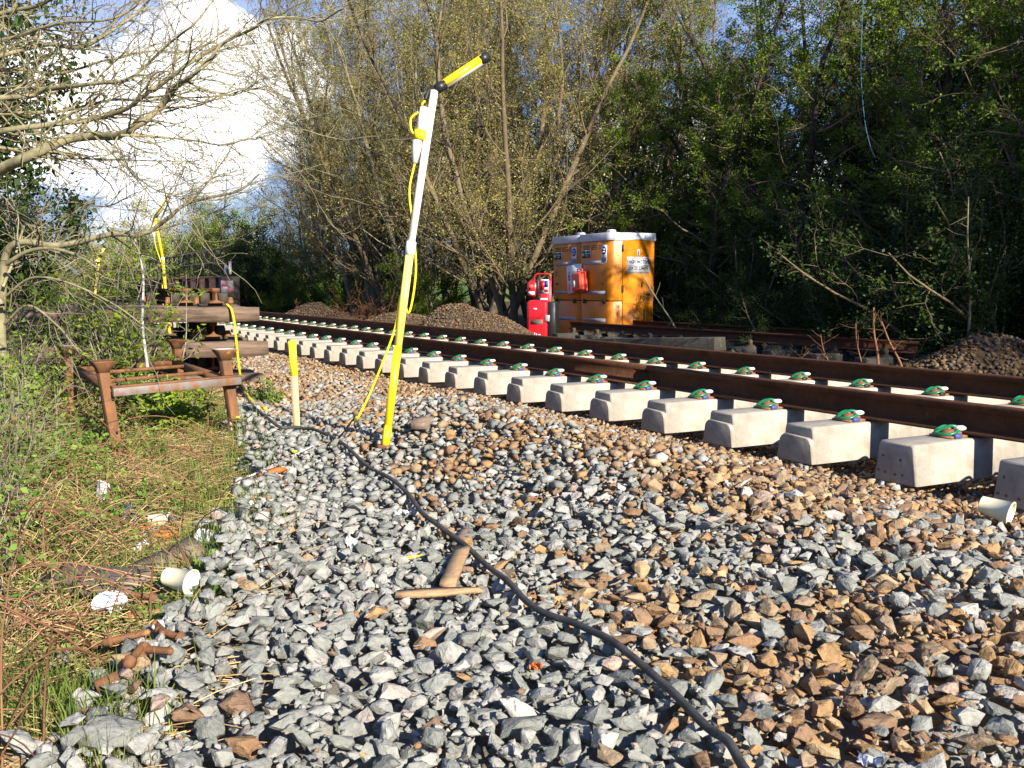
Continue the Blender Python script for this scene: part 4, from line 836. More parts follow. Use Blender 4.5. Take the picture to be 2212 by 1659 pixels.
# ------------------------------------------------------------ bridge
bp = at_x(503, 3.35)
def bridge():
    x0 = 3.0; y0 = bp[1]; e = empty('rail_bridge', (x0, y0, .0), label='dark plate girder rail bridge with railing and stone pier in the distance', cat='bridge')
    MB().box((.25, -.35, .72), (.60, .80, 1.26), ch=.03).build('stone_pier', M['masonry'], e)
    pn = MB().box((.1, -.765, .98), (.42, .03, .42)).build('target_board', M['signshade'], e); MB().box((0.0, -.785, 1.085), (.2, .008, .2)).build('pink_square', M['pink'], pn); MB().box((.2, -.785, .885), (.2, .008, .2)).build('pink_square', M['pink'], pn)
    g = MB().box((.1, 20.2, .80), (.06, 40, 1.0)).box((.1, 20.2, 1.34), (.40, 40.2, .08)).box((.1, 20.2, .28), (.40, 40.2, .08))
    for i in range(21): g.box((.0, .4+i*2.0, .82), (.16, .03, .98))
    g.build('girder', M['darksteel'], e)
    br = MB().box((-.42, 1.6, .58), (.36, .5, .62)).box((-.42, 5.6, .58), (.36, .7, .62)).box((-.30, 3.6, .58), (.1, 3.6, .60))
    br.build('brick_wall', M['brick'], e)
    l = MB().bar((-.65, 1.9, .20), (-.40, 2.5, 1.40), .06, .09).bar((-.65, 4.3, .20), (-.40, 4.9, 1.40), .06, .09)
    for i in range(4): t = .12+i*.24; l.box((-.65+.25*t, 3.1+.6*t, .2+1.2*t), (.16, 2.4, .04))
    l.build('step_ladder', M['darksteel'], e)
    # post and rail parapet
    for i in range(26):
        y = .15+i*1.3
        MB().box((.1, y, 1.88), (.07, .09, 1.02)).build('railing_post', M['fencemetal'], e)
    MB().bar((.1, -.3, 2.36), (.1, 34, 2.36), .07, .06).bar((.1, -.3, 1.88), (.1, 34, 1.88), .04, .05).build('handrail', M['fencemetal'], e)
    for yy, c in ((-.25, 'whitepl'), (-.6, 'whitepl'), (-.45, 'bluepl')):
        pass
    return e
bridge()
for i, (dy, dz, m1, lb) in enumerate(((-.1, 0, 'casered', 'white pipe length with a red cap on top of the stone pier'), (-.62, .05, 'whitepl', 'white pipe length on top of the stone pier, right hand one'), (-.45, .0, 'bluepl', 'blue pipe length on top of the stone pier'))):
    e = empty('pipe', (3.2+.05*i, bp[1]+dy, 1.42), label=lb, cat='pipe'); MB().tube([(0, 0, 0), (0, .0, .34+dz)], .05, 10).build('pipe_body', M['bluepl'] if i == 2 else M['whitepl'], e, smooth=True); MB().tube([(0, 0, .34+dz), (0, 0, .40+dz)], .052, 10).build('pipe_cap', M[m1], e)
# ------------------------------------------------------------ old track panel at the back right
p0 = at_x(1420, 6.2); p1 = at_x(1880, 6.2)
def old_panel():
    for j, (dx, lb) in enumerate(((0, 'dark old rail on the dumped track panel, front one, right of the toilets'), (1.5, 'dark old rail on the dumped track panel, rear one under the trees'))):
        rail('old_rail', (5.9+dx, p1[1]-1.0, .10), (5.9+dx, p0[1]+2.5, .10), lb, group='old rails under the trees')
    for i, y in enumerate(np.arange(p1[1]-.6, p0[1]+2.3, .85)):
        t = empty('old_sleeper', (6.6, y, -.15), label=['grey old concrete sleeper nearest the right hand heap under the old rails', 'old concrete sleeper under the old rails, second from the right', 'old concrete sleeper under the old rails, third from the right', 'old concrete sleeper under the old rails, fourth from the right', 'old concrete sleeper under the old rails, fifth from the right', 'old concrete sleeper under the old rails, sixth from the right', 'old concrete sleeper under the old rails beside the toilets', 'old concrete sleeper hidden behind the toilets'][min(i, 7)], cat='sleeper', group='old sleepers under the trees')
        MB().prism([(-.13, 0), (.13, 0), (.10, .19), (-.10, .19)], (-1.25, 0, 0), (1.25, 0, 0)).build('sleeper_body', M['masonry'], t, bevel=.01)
        for xx in (-.7, .8): MB().box((xx, 0, .197), (.36, .14, .03)).box((xx-.13, 0, .24), (.06, .10, .10), ch=.01).box((xx+.13, 0, .24), (.06, .10, .10), ch=.01).build('rail_chair', M['trunkdark'], t)
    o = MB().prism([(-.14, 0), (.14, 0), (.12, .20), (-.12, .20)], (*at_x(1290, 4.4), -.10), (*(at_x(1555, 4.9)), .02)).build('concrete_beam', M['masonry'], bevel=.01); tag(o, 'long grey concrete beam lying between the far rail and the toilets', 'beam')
old_panel()
# ------------------------------------------------------------ vegetation engine
class Veg:
    def __init__(s): s.V = []; s.Q = []; s.T = []; s.n = 0
    def tubes(s, P, R, sides):
        """P (n,k,3), R (n,k)"""
        n, k, _ = P.shape
        if n == 0: return
        T = np.gradient(P, axis=1); T /= np.linalg.norm(T, axis=2)[..., None]+1e-12
        ref = np.where(np.abs(T[..., 2:3]) < .8, np.array([0, 0, 1.0]), np.array([1.0, 0, 0])); A_ = np.cross(T, ref); A_ /= np.linalg.norm(A_, axis=2)[..., None]+1e-12; B_ = np.cross(T, A_)
        a = np.arange(sides)*2*math.pi/sides; V = P[:, :, None]+R[:, :, None, None]*(A_[:, :, None]*np.cos(a)[None, None, :, None]+B_[:, :, None]*np.sin(a)[None, None, :, None])
        s.V.append(V.reshape(-1, 3)); base = s.n+np.arange(n)[:, None, None]*k*sides; i = np.arange(k-1)[None, :, None]*sides; j = np.arange(sides)[None, None, :]; j2 = (j+1) % sides
        s.Q.append(np.stack([base+i+j, base+i+j2, base+i+sides+j2, base+i+sides+j], -1).reshape(-1, 4)); s.n += n*k*sides
    def leaves(s, C, L_, w, r, droop=0., fold=.25, D=None):
        n = len(C)
        if n == 0: return
        d = r.normal(size=(n, 3)) if D is None else D+r.normal(size=(n, 3))*.5; d[:, 2] = d[:, 2]*.7-droop; d /= np.linalg.norm(d, axis=1)[:, None]
        q = r.normal(size=(n, 3)); sd_ = np.cross(d, q); sd_ /= np.linalg.norm(sd_, axis=1)[:, None]+1e-9; nn = np.cross(sd_, d); L_ = (L_*r.uniform(.6, 1.2, n))[:, None]; w = L_*w
        V = np.stack([C, C+d*L_*.45+sd_*w*.5+nn*w*fold, C+d*L_, C+d*L_*.45-sd_*w*.5+nn*w*fold], 1)
        s.V.append(V.reshape(-1, 3)); b = s.n+np.arange(n)[:, None]*4; s.Q.append(b+np.array([0, 1, 2, 3])[None]); s.n += n*4
    def blades(s, C, H_, w, r, bend=.5):
        n = len(C); az = r.uniform(0, 6.28, n); h = (H_*r.uniform(.5, 1.3, n))[:, None]; lean = (r.uniform(.1, 1, n)*bend)[:, None]; o = np.stack([np.cos(az), np.sin(az), az*0], -1); sd_ = np.stack([-np.sin(az), np.cos(az), az*0], -1); w = w*r.uniform(.6, 1.3, (n, 1))
        up = np.array([0, 0, 1.0]); m = C+o*h*lean*.3+up*h*.55; t = C+o*h*lean+up*h*(1-lean*.35)
        V = np.stack([C-sd_*w, C+sd_*w, m+sd_*w*.8, m-sd_*w*.8, t], 1); s.V.append(V.reshape(-1, 3)); b = s.n+np.arange(n)[:, None]*5; s.Q.append(b+np.array([0, 1, 2, 3])[None]); s.T.append(b+np.array([3, 2, 4])[None]); s.n += n*5
    def build(s, name, m, parent=None):
        return npmesh(name, np.concatenate(s.V), [np.concatenate(s.Q)]+([np.concatenate(s.T)] if s.T else []), m, parent)
def nrm(v): return v/(np.linalg.norm(v, axis=-1, keepdims=True)+1e-12)
def grow(S, Dr, L_, R0, K, wander, trop, r, tip=.25, tropv=(0, 0, 1)):
    n = len(S); P = np.empty((n, K+1, 3)); P[:, 0] = S; d = nrm(Dr); st = (L_/K)[:, None]; tv = np.array(tropv)
    for i in range(K):
        d = nrm(d+r.normal(size=(n, 3))*wander+tv*trop); P[:, i+1] = P[:, i]+d*st
    t = np.linspace(0, 1, K+1)[None]; return P, R0[:, None]*(1-t*(1-tip))
def spawn(P, R, m, t0, t1, a0, a1, lf, rf, r, lens, flat=0):
    n, k, _ = P.shape; t = t0+(t1-t0)*r.random((n, m)); x = t*(k-1); i = np.minimum(x.astype(int), k-2); f = x-i; I = np.arange(n)[:, None]
    S = P[I, i]*(1-f[..., None])+P[I, i+1]*f[..., None]; d = nrm(P[I, i+1]-P[I, i]); q = r.normal(size=(n, m, 3)); q[..., 2] *= (1-flat); pe = nrm(q-(q*d).sum(-1, keepdims=True)*d)
    a = r.uniform(a0, a1, (n, m))[..., None]; D = d*np.cos(a)+pe*np.sin(a); Rr = (R[I, i]*(1-f)+R[I, i+1]*f)*rf*r.uniform(.6, 1.1, (n, m)); LL = lens[:, None]*lf*(1-.45*t)*r.uniform(.6, 1.25, (n, m))
    return S.reshape(-1, 3), D.reshape(-1, 3), LL.ravel(), Rr.ravel()
def pts_on(P, m, r, jit, t0=.15):
    n, k, _ = P.shape; x = (t0+(1-t0)*r.random((n, m)))*(k-1); i = np.minimum(x.astype(int), k-2); f = (x-i)[..., None]; I = np.arange(n)[:, None]
    return (P[I, i]*(1-f)+P[I, i+1]*f).reshape(-1, 3)+r.normal(size=(n*m, 3))*jit
def make_tree(kind, seed):
    r = np.random.default_rng(seed); t = empty(kind)
    if kind == 'willow_tree':      # several thin upright stems, fine olive twigs
        ns = r.integers(3, 6); S = r.normal(size=(ns, 3))*np.array([.35, .35, 0]); D = r.normal(size=(ns, 3))*np.array([.22, .22, 0])+np.array([0, 0, 1]); L0 = r.uniform(9.5, 13, ns)
        P0, R0 = grow(S, D, L0, r.uniform(.08, .14, ns), 14, .075, .03, r, .12)
        s1 = spawn(P0, R0, 34, .06, .98, .5, 1.15, .34, .40, r, L0); P1, R1 = grow(*s1[:3], np.maximum(s1[3], .012), 8, .13, .10, r, .25)
        s2 = spawn(P1, R1, 9, .15, 1, .4, .9, .42, .5, r, s1[2]); P2, R2 = grow(*s2[:3], np.maximum(s2[3], .006), 5, .16, .03, r, .4)
        s3 = spawn(P2, R2, 5, .1, 1, .3, .9, .55, .6, r, s2[2]); P3, R3 = grow(*s3[:3], np.full(len(s3[0]), .0042), 3, .2, -.06, r, .5)
        v = Veg(); v.tubes(P0, R0, 7); v.tubes(P1, R1, 4); v.build('trunk', M['twig' if seed % 2 else 'twigpale'], t)
        v = Veg(); v.tubes(P2, R2, 3); v.tubes(P3, R3, 3); v.build('twigs', M['twig'], t)
        v = Veg(); v.leaves(pts_on(P3, 6, r, .05), .058, .42, r, .3); v.leaves(pts_on(P2, 5, r, .07), .06, .4, r, .3); v.build('foliage', M['leafolive'], t)
    elif kind == 'hawthorn_tree':  # broad, green, layered, dark inside
        ns = r.integers(2, 4); S = r.normal(size=(ns, 3))*np.array([.25, .25, 0]); D = r.normal(size=(ns, 3))*np.array([.3, .3, 0])+np.array([0, 0, 1]); L0 = r.uniform(8.5, 11.5, ns)
        P0, R0 = grow(S, D, L0, r.uniform(.10, .19, ns), 14, .10, .03, r, .12)
        s1 = spawn(P0, R0, 30, .20, .98, .7, 1.3, .32, .40, r, L0); P1, R1 = grow(*s1[:3], np.maximum(s1[3], .014), 8, .17, .02, r, .25)
        s2 = spawn(P1, R1, 10, .12, 1, .4, 1.1, .40, .5, r, s1[2]); P2, R2 = grow(*s2[:3], np.maximum(s2[3], .006), 5, .2, .02, r, .4)
        s3 = spawn(P2, R2, 3, .1, 1, .3, 1.0, .5, .6, r, s2[2]); P3, R3 = grow(*s3[:3], np.full(len(s3[0]), .0045), 3, .25, 0, r, .5)
        v = Veg(); v.tubes(P0, R0, 7); v.build('trunk', M['trunkdark'], t); v = Veg(); v.tubes(P1, R1, 4); v.tubes(P2, R2, 3); v.tubes(P3, R3, 3); v.build('branches', M['twig'], t)
        keep = vnoise(P2[:, -1, 0]+P2[:, -1, 2]*.6, P2[:, -1, 1]+P2[:, -1, 2]*.9, .8, seed) > .36
        v = Veg(); v.leaves(pts_on(P2[keep], 20, r, .06, .4), .068, .65, r, .1); k3 = np.repeat(keep, 3); v.leaves(pts_on(P3[k3], 9, r, .045, .3), .066, .65, r, .1); v.build('foliage', M['leafgreen'], t)
        # ivy sleeve round the stems
        q = pts_on(P0, 1500, r, .0, .02); q = q[q[:, 2] < 6]; q += nrm(r.normal(size=q.shape)*np.array([1, 1, .3]))*r.uniform(.10, .34, (len(q), 1)); v = Veg(); v.leaves(q, .075, .8, r, .2); v.build('ivy', M['leafdark'], t)
    elif kind == 'bush':           # dense rounded
        n = 26; D = r.normal(size=(n, 3)); D[:, 2] = np.abs(D[:, 2])+.5; L0 = r.uniform(2.2, 4.2, n); P0, R0 = grow(r.normal(size=(n, 3))*np.array([.5, .5, 0]), D, L0, np.full(n, .04), 8, .14, .02, r)
        s1 = spawn(P0, R0, 14, .1, 1, .4, 1.2, .35, .5, r, L0); P1, R1 = grow(*s1[:3], np.maximum(s1[3], .008), 5, .2, .02, r); s2 = spawn(P1, R1, 6, .1, 1, .4, 1.2, .5, .5, r, s1[2]); P2, R2 = grow(*s2[:3], np.full(len(s2[0]), .005), 3, .2, .0, r)
        v = Veg(); v.tubes(P0, R0, 5); v.tubes(P1, R1, 3); v.tubes(P2, R2, 3); v.build('branches', M['twig'], t)
        v = Veg(); v.leaves(pts_on(P2, 22, r, .07), .055, .65, r, .1); v.leaves(pts_on(P1, 14, r, .1), .055, .65, r, .1); v.build('foliage', M['leafdark'], t)
    return t
def setmat(t, part, m):
    for c in t.children:
        if c.name.split('.')[0] == part:
            c.data = c.data.copy(); c.data.materials[0] = m
PW = [make_tree('willow_tree', s) for s in (31, 32, 35)]; PH = [make_tree('hawthorn_tree', s) for s in (41, 42, 43)]; PB = [make_tree('bush', s) for s in (51, 52)]
usedt = set()
def place(protos, i, x, y, sc, rz, label, cat, group, z=None, sz=1):
    pr = protos[i % len(protos)]; t = pr if pr.name not in usedt else copy_tree(pr); usedt.add(pr.name)
    t.location = (x, y, (float(terrain(x, y))-.15) if z is None else z); t.rotation_euler = (0, 0, rz); t.scale = (sc, sc, sc*sz); tag(t, label, cat, group); return t
rt = random.Random(4)
# willows beyond y=21, in view
WY = [(8.6, 21.6), (10.4, 23.2), (8.8, 24.6), (11.5, 26.4), (9.0, 28.0), (10.6, 30.2), (8.7, 32.2), (11.4, 34.5), (9.2, 37.0), (10.2, 40.2), (9.0, 44.0), (8.0, 30.1), (8.1, 34.9),  (13.5, 24.5), (14.5, 28.5), (13.8, 33), (14.5, 38)]
WY = [((x-1.3) if x < 9.3 and y < 36 else x, y) for x, y in WY]; WY.sort(key=lambda q: -uvd((q[0], q[1], 0))[0])
for i, (x, y) in enumerate(WY):
    place(PW, i, x, y, rt.uniform(.92, 1.1)*(.74 if y > 43 else .86 if y > 36 else 1), rt.uniform(0, 6.28), '%s from the toilets, going left, of the tall olive-brown twiggy willows' % ORD[i], 'tree', 'willows behind the track')
HY = [(10.6, 20.0), (11.6, 17.8), (10.2, 15.6), (11.8, 13.6), (9.6, 12.2), (11.6, 10.6), (9.2, 9.6), (11.6, 8.0), (9.2, 7.0), (13.5, 20.5), (14.0, 16.0), (14.2, 12.0), (13.8, 8.5), (12.8, 18.8), (12.4, 14.8), (13.0, 10.0), (11.0, 6.6), (12.6, 12.8), (9.9, 17.4)]
HY.sort(key=lambda q: uvd((q[0], q[1], 0))[0])
for i, (x, y) in enumerate(HY):
    place(PH, i, x, y, rt.uniform(.70, .80) if x < 12.2 else rt.uniform(.85, .98), rt.uniform(0, 6.28), '%s of the dark ivy-clad hawthorns going right from the toilets' % ORD[i], 'tree', 'hawthorns behind the toilets')
# trees outside the frame on the right that shade the row
for i, (x, y) in enumerate(((7.9, 3.6), (7.7, -.2), (8.3, -4.2), (9.6, 4.6), (12.0, 3.6), (9.6, 1.6), (11.5, .0), (12.5, 6.0), (9.5, -4.5))):
    place(PH, i+1, x, y, rt.uniform(.7, .8), rt.uniform(0, 6.28), 'ivy-clad hawthorn outside the right edge of the photo', 'tree', 'hawthorns outside the frame')
# bushes near the bridge
def pb(u, x, i, sc, label, m=None, sz=1, grp='bushes near the bridge'):
    p = at_x(u, x); t = place(PB, i, p[0], p[1], sc, rt.uniform(0, 6), label, 'bush', grp, sz=sz)
    if m: setmat(t, 'foliage', m)
    return t
pb(535, 6.4, 0, 1.35, 'dark evergreen bush right of the stone pier'); pb(590, 7.2, 1, 1.25, 'dark evergreen bush in front of the leftmost willow')
for i, (x, y, sc) in enumerate(((14.5, 6.5, 1.5), (15.2, 9.5, 1.7), (14.8, 12.5, 1.6), (15.5, 15.5, 1.8), (15.0, 18.5, 1.7), (15.5, 22.0, 1.6), (16, 26.5, 1.5), (11.0, 8.8, 1.0), (11.8, 12.0, 1.0), (12.2, 14.8, 1.0))): place(PB, i, x, y, sc, i*1.3, '%s from the right of the dark holly bushes in the shade behind the hawthorns' % ORD[i], 'bush', 'dark bushes behind the hawthorns')
pb(490, 8.5, 0, 1.9, 'dark evergreen bush behind the bridge pier'); pb(445, 6.4, 1, 1.7, 'bright green bush behind the bridge railing', M['leafbright'])
pb(375, 7.5, 0, 2.2, 'olive green bush behind the left part of the bridge', M['leafolive']); pb(255, 12, 1, 3.0, 'olive bush farthest left behind the bridge', M['leafolive']); pb(130, 14, 0, 4.2, 'olive bush in the far left distance', M['leafolive'])
pb(680, 7.4, 1, .8, 'low green bush behind the earthy spoil heap', M['leafgreen']); pb(800, 7.5, 0, .7, 'low green bush between the two brown heaps', M['leafgreen']); pb(930, 7.6, 1, .65, 'low green undergrowth bush behind the tall spoil heap', M['leafgreen'])
pb(1530, 9.6, 0, .55, 'low dark undergrowth bush right of the toilets'); pb(1660, 9.0, 1, .6, 'low dark undergrowth bush behind the old rails'); pb(1830, 7.9, 0, .6, 'low dark undergrowth bush left of the stony heap'); pb(2050, 8.2, 1, .75, 'dark undergrowth bush behind the stony heap'); pb(2190, 8.0, 0, .9, 'dark undergrowth bush at the right edge')
# distant birch
p = at_x(385, 18); t = place(PW, 1, p[0], p[1], .95, 1.0, 'pale-stemmed birch standing alone behind the bridge', 'tree', None, z=-.2); setmat(t, 'trunk', M['birch'])
for i, (u, x) in enumerate(((300, 24), (450, 26))):
    p = at_x(u, x); place(PW, i+2, p[0], p[1], .8, i+2.0, ['faint olive tree in the distance left of the birch', 'faint olive tree in the distance right of the birch'][i], 'tree', 'distant trees', z=-.2)
# left side evergreens
for i, (x, y, sc, lb) in enumerate(((-6.3, 15.5, 1.5, 'dark evergreen behind the bare branches on the left, lower one'), (-7.6, 20.5, 2.0, 'dark evergreen tree at the left edge behind the shrubs'), (-5.3, 24.5, 1.2, 'dark bush left of the far light mast'))):
    place(PB, i, x, y, sc, i*1.1, lb, 'bush', 'evergreens on the left', sz=1.3 if i < 2 else 1)
# ------------------------------------------------------------ near tree with bare branches (stands left of the frame)
def bare_tree():
    r = np.random.default_rng(77); base = W(-330, 760, 6.6); base[2] = -.1; t = empty('bare_tree', base, label='bare grey-green tree whose crooked branches reach in from the upper left', cat='tree')
    limbs = [  # (pts (u,v), depth start, depth end, r0, r1)
        ([(-330, 480), (-120, 420), (0, 366), (62, 338), (144, 301), (205, 294), (260, 292), (308, 267), (355, 229), (386, 190), (420, 165), (480, 120)], 6.6, 5.6, .05, .010),
        ([(-330, 430), (-150, 330), (0, 284), (103, 270), (205, 256), (273, 236), (325, 195), (379, 157), (475, 96), (550, 58), (584, 38), (643, 38), (704, 44), (752, 18)], 6.6, 5.4, .04, .006),
        ([(-330, 380), (-120, 240), (0, 212), (68, 208), (103, 191), (222, 178), (273, 171), (308, 150), (376, 85), (427, 44), (480, -20)], 6.6, 6.0, .04, .008),
        ([(-330, 330), (-120, 160), (0, 120), (103, 96), (171, 103), (239, 68), (308, 17), (360, -60)], 6.6, 6.6, .04, .01),
        ([(-330, 300), (-140, 80), (0, 30), (90, 10), (170, -40), (240, -110)], 6.6, 6.2, .04, .01),
        ([(260, 292), (308, 294), (410, 304), (478, 314), (540, 296), (590, 300)], 5.9, 5.4, .014, .004),
        ([(205, 294), (253, 342), (291, 379), (328, 407), (373, 427), (400, 446)], 6.0, 5.6, .012, .005),
        ([(-330, 520), (-140, 430), (0, 440), (60, 470), (140, 440), (230, 450), (300, 420)], 6.6, 7.4, .03, .006),
        ([(-330, 480), (-100, 330), (0, 320), (90, 340), (190, 345), (300, 350), (420, 352)], 6.6, 7.0, .03, .005),
        ([(-330, 440), (-100, 260), (20, 245), (130, 240), (240, 215), (330, 215), (430, 190), (500, 200), (560, 170)], 6.6, 6.4, .03, .005),
        ([(-330, 400), (-100, 190), (20, 150), (130, 160), (230, 130), (330, 110), (420, 110), (500, 60)], 6.6, 6.9, .03, .005),
        ([(-330, 300), (-100, 120), (30, 80), (130, 50), (250, 40), (340, -20)], 6.6, 5.8, .03, .008)]
    mb = MB(); mb.tube([(0, 0, 0), (.05, .02, 1.0), (0, 0, 1.9), (-.03, .05, 3.2), (0, 0, 4.6)], [.15, .13, .11, .08, .04], 12)
    ST = []
    for i, (pp, d0, d1, r0, r1) in enumerate(limbs):
        k = len(pp); P = np.array([W(u, v, d0+(d1-d0)*j/(k-1)+(.12*math.sin(j*1.7+i))) for j, (u, v) in enumerate(pp)])-base
        if pp[0][0] == -330: P[0] = [0, 0, max(1.0, P[0][2])]
        Q = spline(P, k*5); Q += np.cumsum(r.normal(0, .0022, Q.shape), 0)*np.linspace(0, 1, len(Q))[:, None]; rr = (r0+(r1-r0)*np.linspace(0, 1, len(Q))**.7)*(1.0 if i == 0 else .62); mb.tube(Q, rr, 8, cap=False); ST.append((Q, rr))
    mb.build('trunk', M['bark'], t, smooth=True)
    v = Veg()
    S, D, L_, R = [], [], [], []
    for Q, rr in ST:
        m = int(len(Q)*.8); j = r.integers(3, len(Q)-1, m); d = nrm(Q[np.minimum(j+1, len(Q)-1)]-Q[j-1]); q = r.normal(size=(m, 3)); q = q-(q@F_)[:, None]*F_*.4; pe = nrm(q-(q*d).sum(-1, keepdims=True)*d); a = r.uniform(.3, 1.0, (m, 1))
        S.append(Q[j]); D.append(d*np.cos(a)+pe*np.sin(a)); L_.append(r.uniform(.3, .85, m)); R.append(np.clip(rr[j]*.45, .003, .007))
    S, D, L_, R = map(np.concatenate, (S, D, L_, R)); P1, R1 = grow(S, D, L_, R, 10, .18, .03, r, .35, tuple(R_)); v.tubes(P1, R1, 5)
    s2 = spawn(P1, R1, 3, .15, .95, .4, 1.0, .5, .6, r, L_); P2, R2 = grow(*s2[:3], np.clip(s2[3], .0018, .0035), 7, .20, .05, r, .5, tuple(R_*.8+U_*.5)); v.tubes(P2, R2, 4)
    s3 = spawn(P2, R2, 2, .15, 1, .4, 1.0, .45, .7, r, s2[2]); P3, R3 = grow(*s3[:3], np.full(len(s3[0]), .0014), 4, .22, .04, r, .7); v.tubes(P3, R3, 3)
    v.build('branches', M['bark'], t)
    v = Veg(); v.leaves(P3[:, -1], .016, .5, r, -.2); v.build('buds', M['cane'], t)
bare_tree()
# the pale lower branch and stems of a shrub nearer the track
def low_branches():
    r = np.random.default_rng(78); base = W(6, 790, 6.9); base[2] = 0.0; t = empty('leaning_shrub', base, label='pale bare shrub at the left edge with two long low silver branches', cat='shrub')
    mb = MB(); ST = []
    for pp, d0, d1, r0, r1 in (([(8, 790), (2, 700), (6, 620), (14, 547), (48, 523), (130, 530), (239, 506), (308, 506), (362, 472), (410, 437), (513, 413), (560, 376)], 6.9, 6.2, .034, .005), ([(14, 570), (61, 543), (113, 537), (171, 554), (210, 580)], 6.6, 6.2, .016, .006), ([(308, 506), (400, 480), (470, 455), (500, 440)], 6.3, 6.1, .006, .003), ([(410, 437), (440, 405), (480, 350), (505, 310)], 6.3, 6.2, .006, .003), ([(12, 640), (70, 600), (150, 612), (250, 660), (330, 720)], 6.6, 6.0, .010, .004), ([(10, 700), (60, 660), (120, 700), (170, 760)], 6.5, 6.0, .010, .004), ([(6, 620), (30, 560), (60, 470), (110, 400)], 6.7, 7, .012, .004), ([(4, 660), (-40, 560), (-60, 420)], 6.7, 7, .02, .01)):
        k = len(pp); P = np.array([W(u, v, d0+(d1-d0)*j/(k-1)) for j, (u, v) in enumerate(pp)])-base; Q = spline(P, k*5); rr = r0+(r1-r0)*np.linspace(0, 1, len(Q)); mb.tube(Q, rr, 7, cap=False); ST.append((Q, rr))
    mb.build('stems', M['bark'], t, smooth=True); v = Veg(); S, D, L_, R = [], [], [], []
    for Q, rr in ST:
        m = int(len(Q)*.42); j = r.integers(3, len(Q)-1, m); d = nrm(Q[j]-Q[j-1]); pe = nrm(np.cross(d, r.normal(size=(m, 3)))); a = r.uniform(.4, 1.1, (m, 1)); S.append(Q[j]); D.append(d*np.cos(a)+pe*np.sin(a)); L_.append(r.uniform(.2, .8, m)); R.append(np.clip(rr[j]*.5, .0025, .006))
    S, D, L_, R = map(np.concatenate, (S, D, L_, R)); P1, R1 = grow(S, D, L_, R, 8, .18, .02, r, .4); v.tubes(P1, R1, 4); s2 = spawn(P1, R1, 2, .15, 1, .4, 1, .5, .6, r, L_); P2, R2 = grow(*s2[:3], np.full(len(s2[0]), .002), 5, .2, .02, r, .6); v.tubes(P2, R2, 3); v.build('twigs', M['twigpale'], t)
low_branches()
# ------------------------------------------------------------ leafy shrubs on the left
def leafy_shrub(base, H_, seed, label, n=9, spread=.35, leaf=.07, m='leafbright', name='elder_shrub', lm=5, w=.38):
    r = np.random.default_rng(seed); t = empty(name, base, label=label, cat='shrub', group='leafy shrubs in the verge'); D = r.normal(size=(n, 3))*np.array([spread, spread, 0])+np.array([0, 0, 1]); L0 = r.uniform(.6, 1.0, n)*H_
    P0, R0 = grow(r.normal(size=(n, 3))*np.array([.10, .10, 0])*H_, D, L0, np.full(n, .009), 9, .10, .03, r, .3); s1 = spawn(P0, R0, 9, .25, 1, .5, 1.2, .32, .6, r, L0); P1, R1 = grow(*s1[:3], np.full(len(s1[0]), .0035), 5, .18, .05, r, .5)
    v = Veg(); v.tubes(P0, R0, 5); v.tubes(P1, R1, 3); v.build('stems', M['twigpale'], t); v = Veg(); keep = r.random(len(P1)) < .7; v.leaves(pts_on(P1[keep], lm*2, r, .02), leaf, w, r, .15); v.build('foliage', M[m], t); return t
def gp(u, d, z=None): P = grd(u, d, 0); P[2] = float(terrain(P[0], P[1])) if z is None else z; return P
for i, (u, d, h, n, lb) in enumerate(((265, 8.3, 1.35, 10, 'tall leafy elder in the middle of the left shrubs, before the far mast'), (215, 7.8, 1.05, 10, 'leafy elder left of the timber stack'), (320, 8.1, .8, 6, 'sparse leafy shrub in front of the timber stack'), (180, 8.8, 1.3, 7, 'leafy elder behind the rusty frame on the left'), (230, 8.9, 1.6, 7, 'tallest leafy elder shoot with green tufts against the sky'), (60, 6.6, .7, 8, 'leafy bramble clump at the left edge'))):
    leafy_shrub(gp(u, d), h, 60+i, lb, n, .28, .055)
leafy_shrub(gp(370, 6.9), .34, 90, 'low bright green nettles under the rusty frame', 26, .8, .05, 'leafbright', 'nettle_clump'); leafy_shrub(gp(300, 7.3), .32, 91, 'low green leafy clump behind the front legs of the rusty frame', 26, .8, .05, 'bramble', 'nettle_clump'); leafy_shrub(gp(575, 8.1), .22, 92, 'small leafy weed at the end of the bottom timber', 8, .7, .05, 'bramble', 'weed')
# birch sapling stem by the frame
e = gp(330, 7.6); t = empty('birch_sapling', e, label='thin white birch sapling stem rising through the rusty frame', cat='sapling'); MB().tube(spline([(0, 0, 0), (-.02, 0, .3), (-.05, 0, .7), (-.03, .02, 1.1), (-.12, .02, 1.5)], 20), np.linspace(.014, .006, 20), 8).build('stem', M['birch'], t, smooth=True)
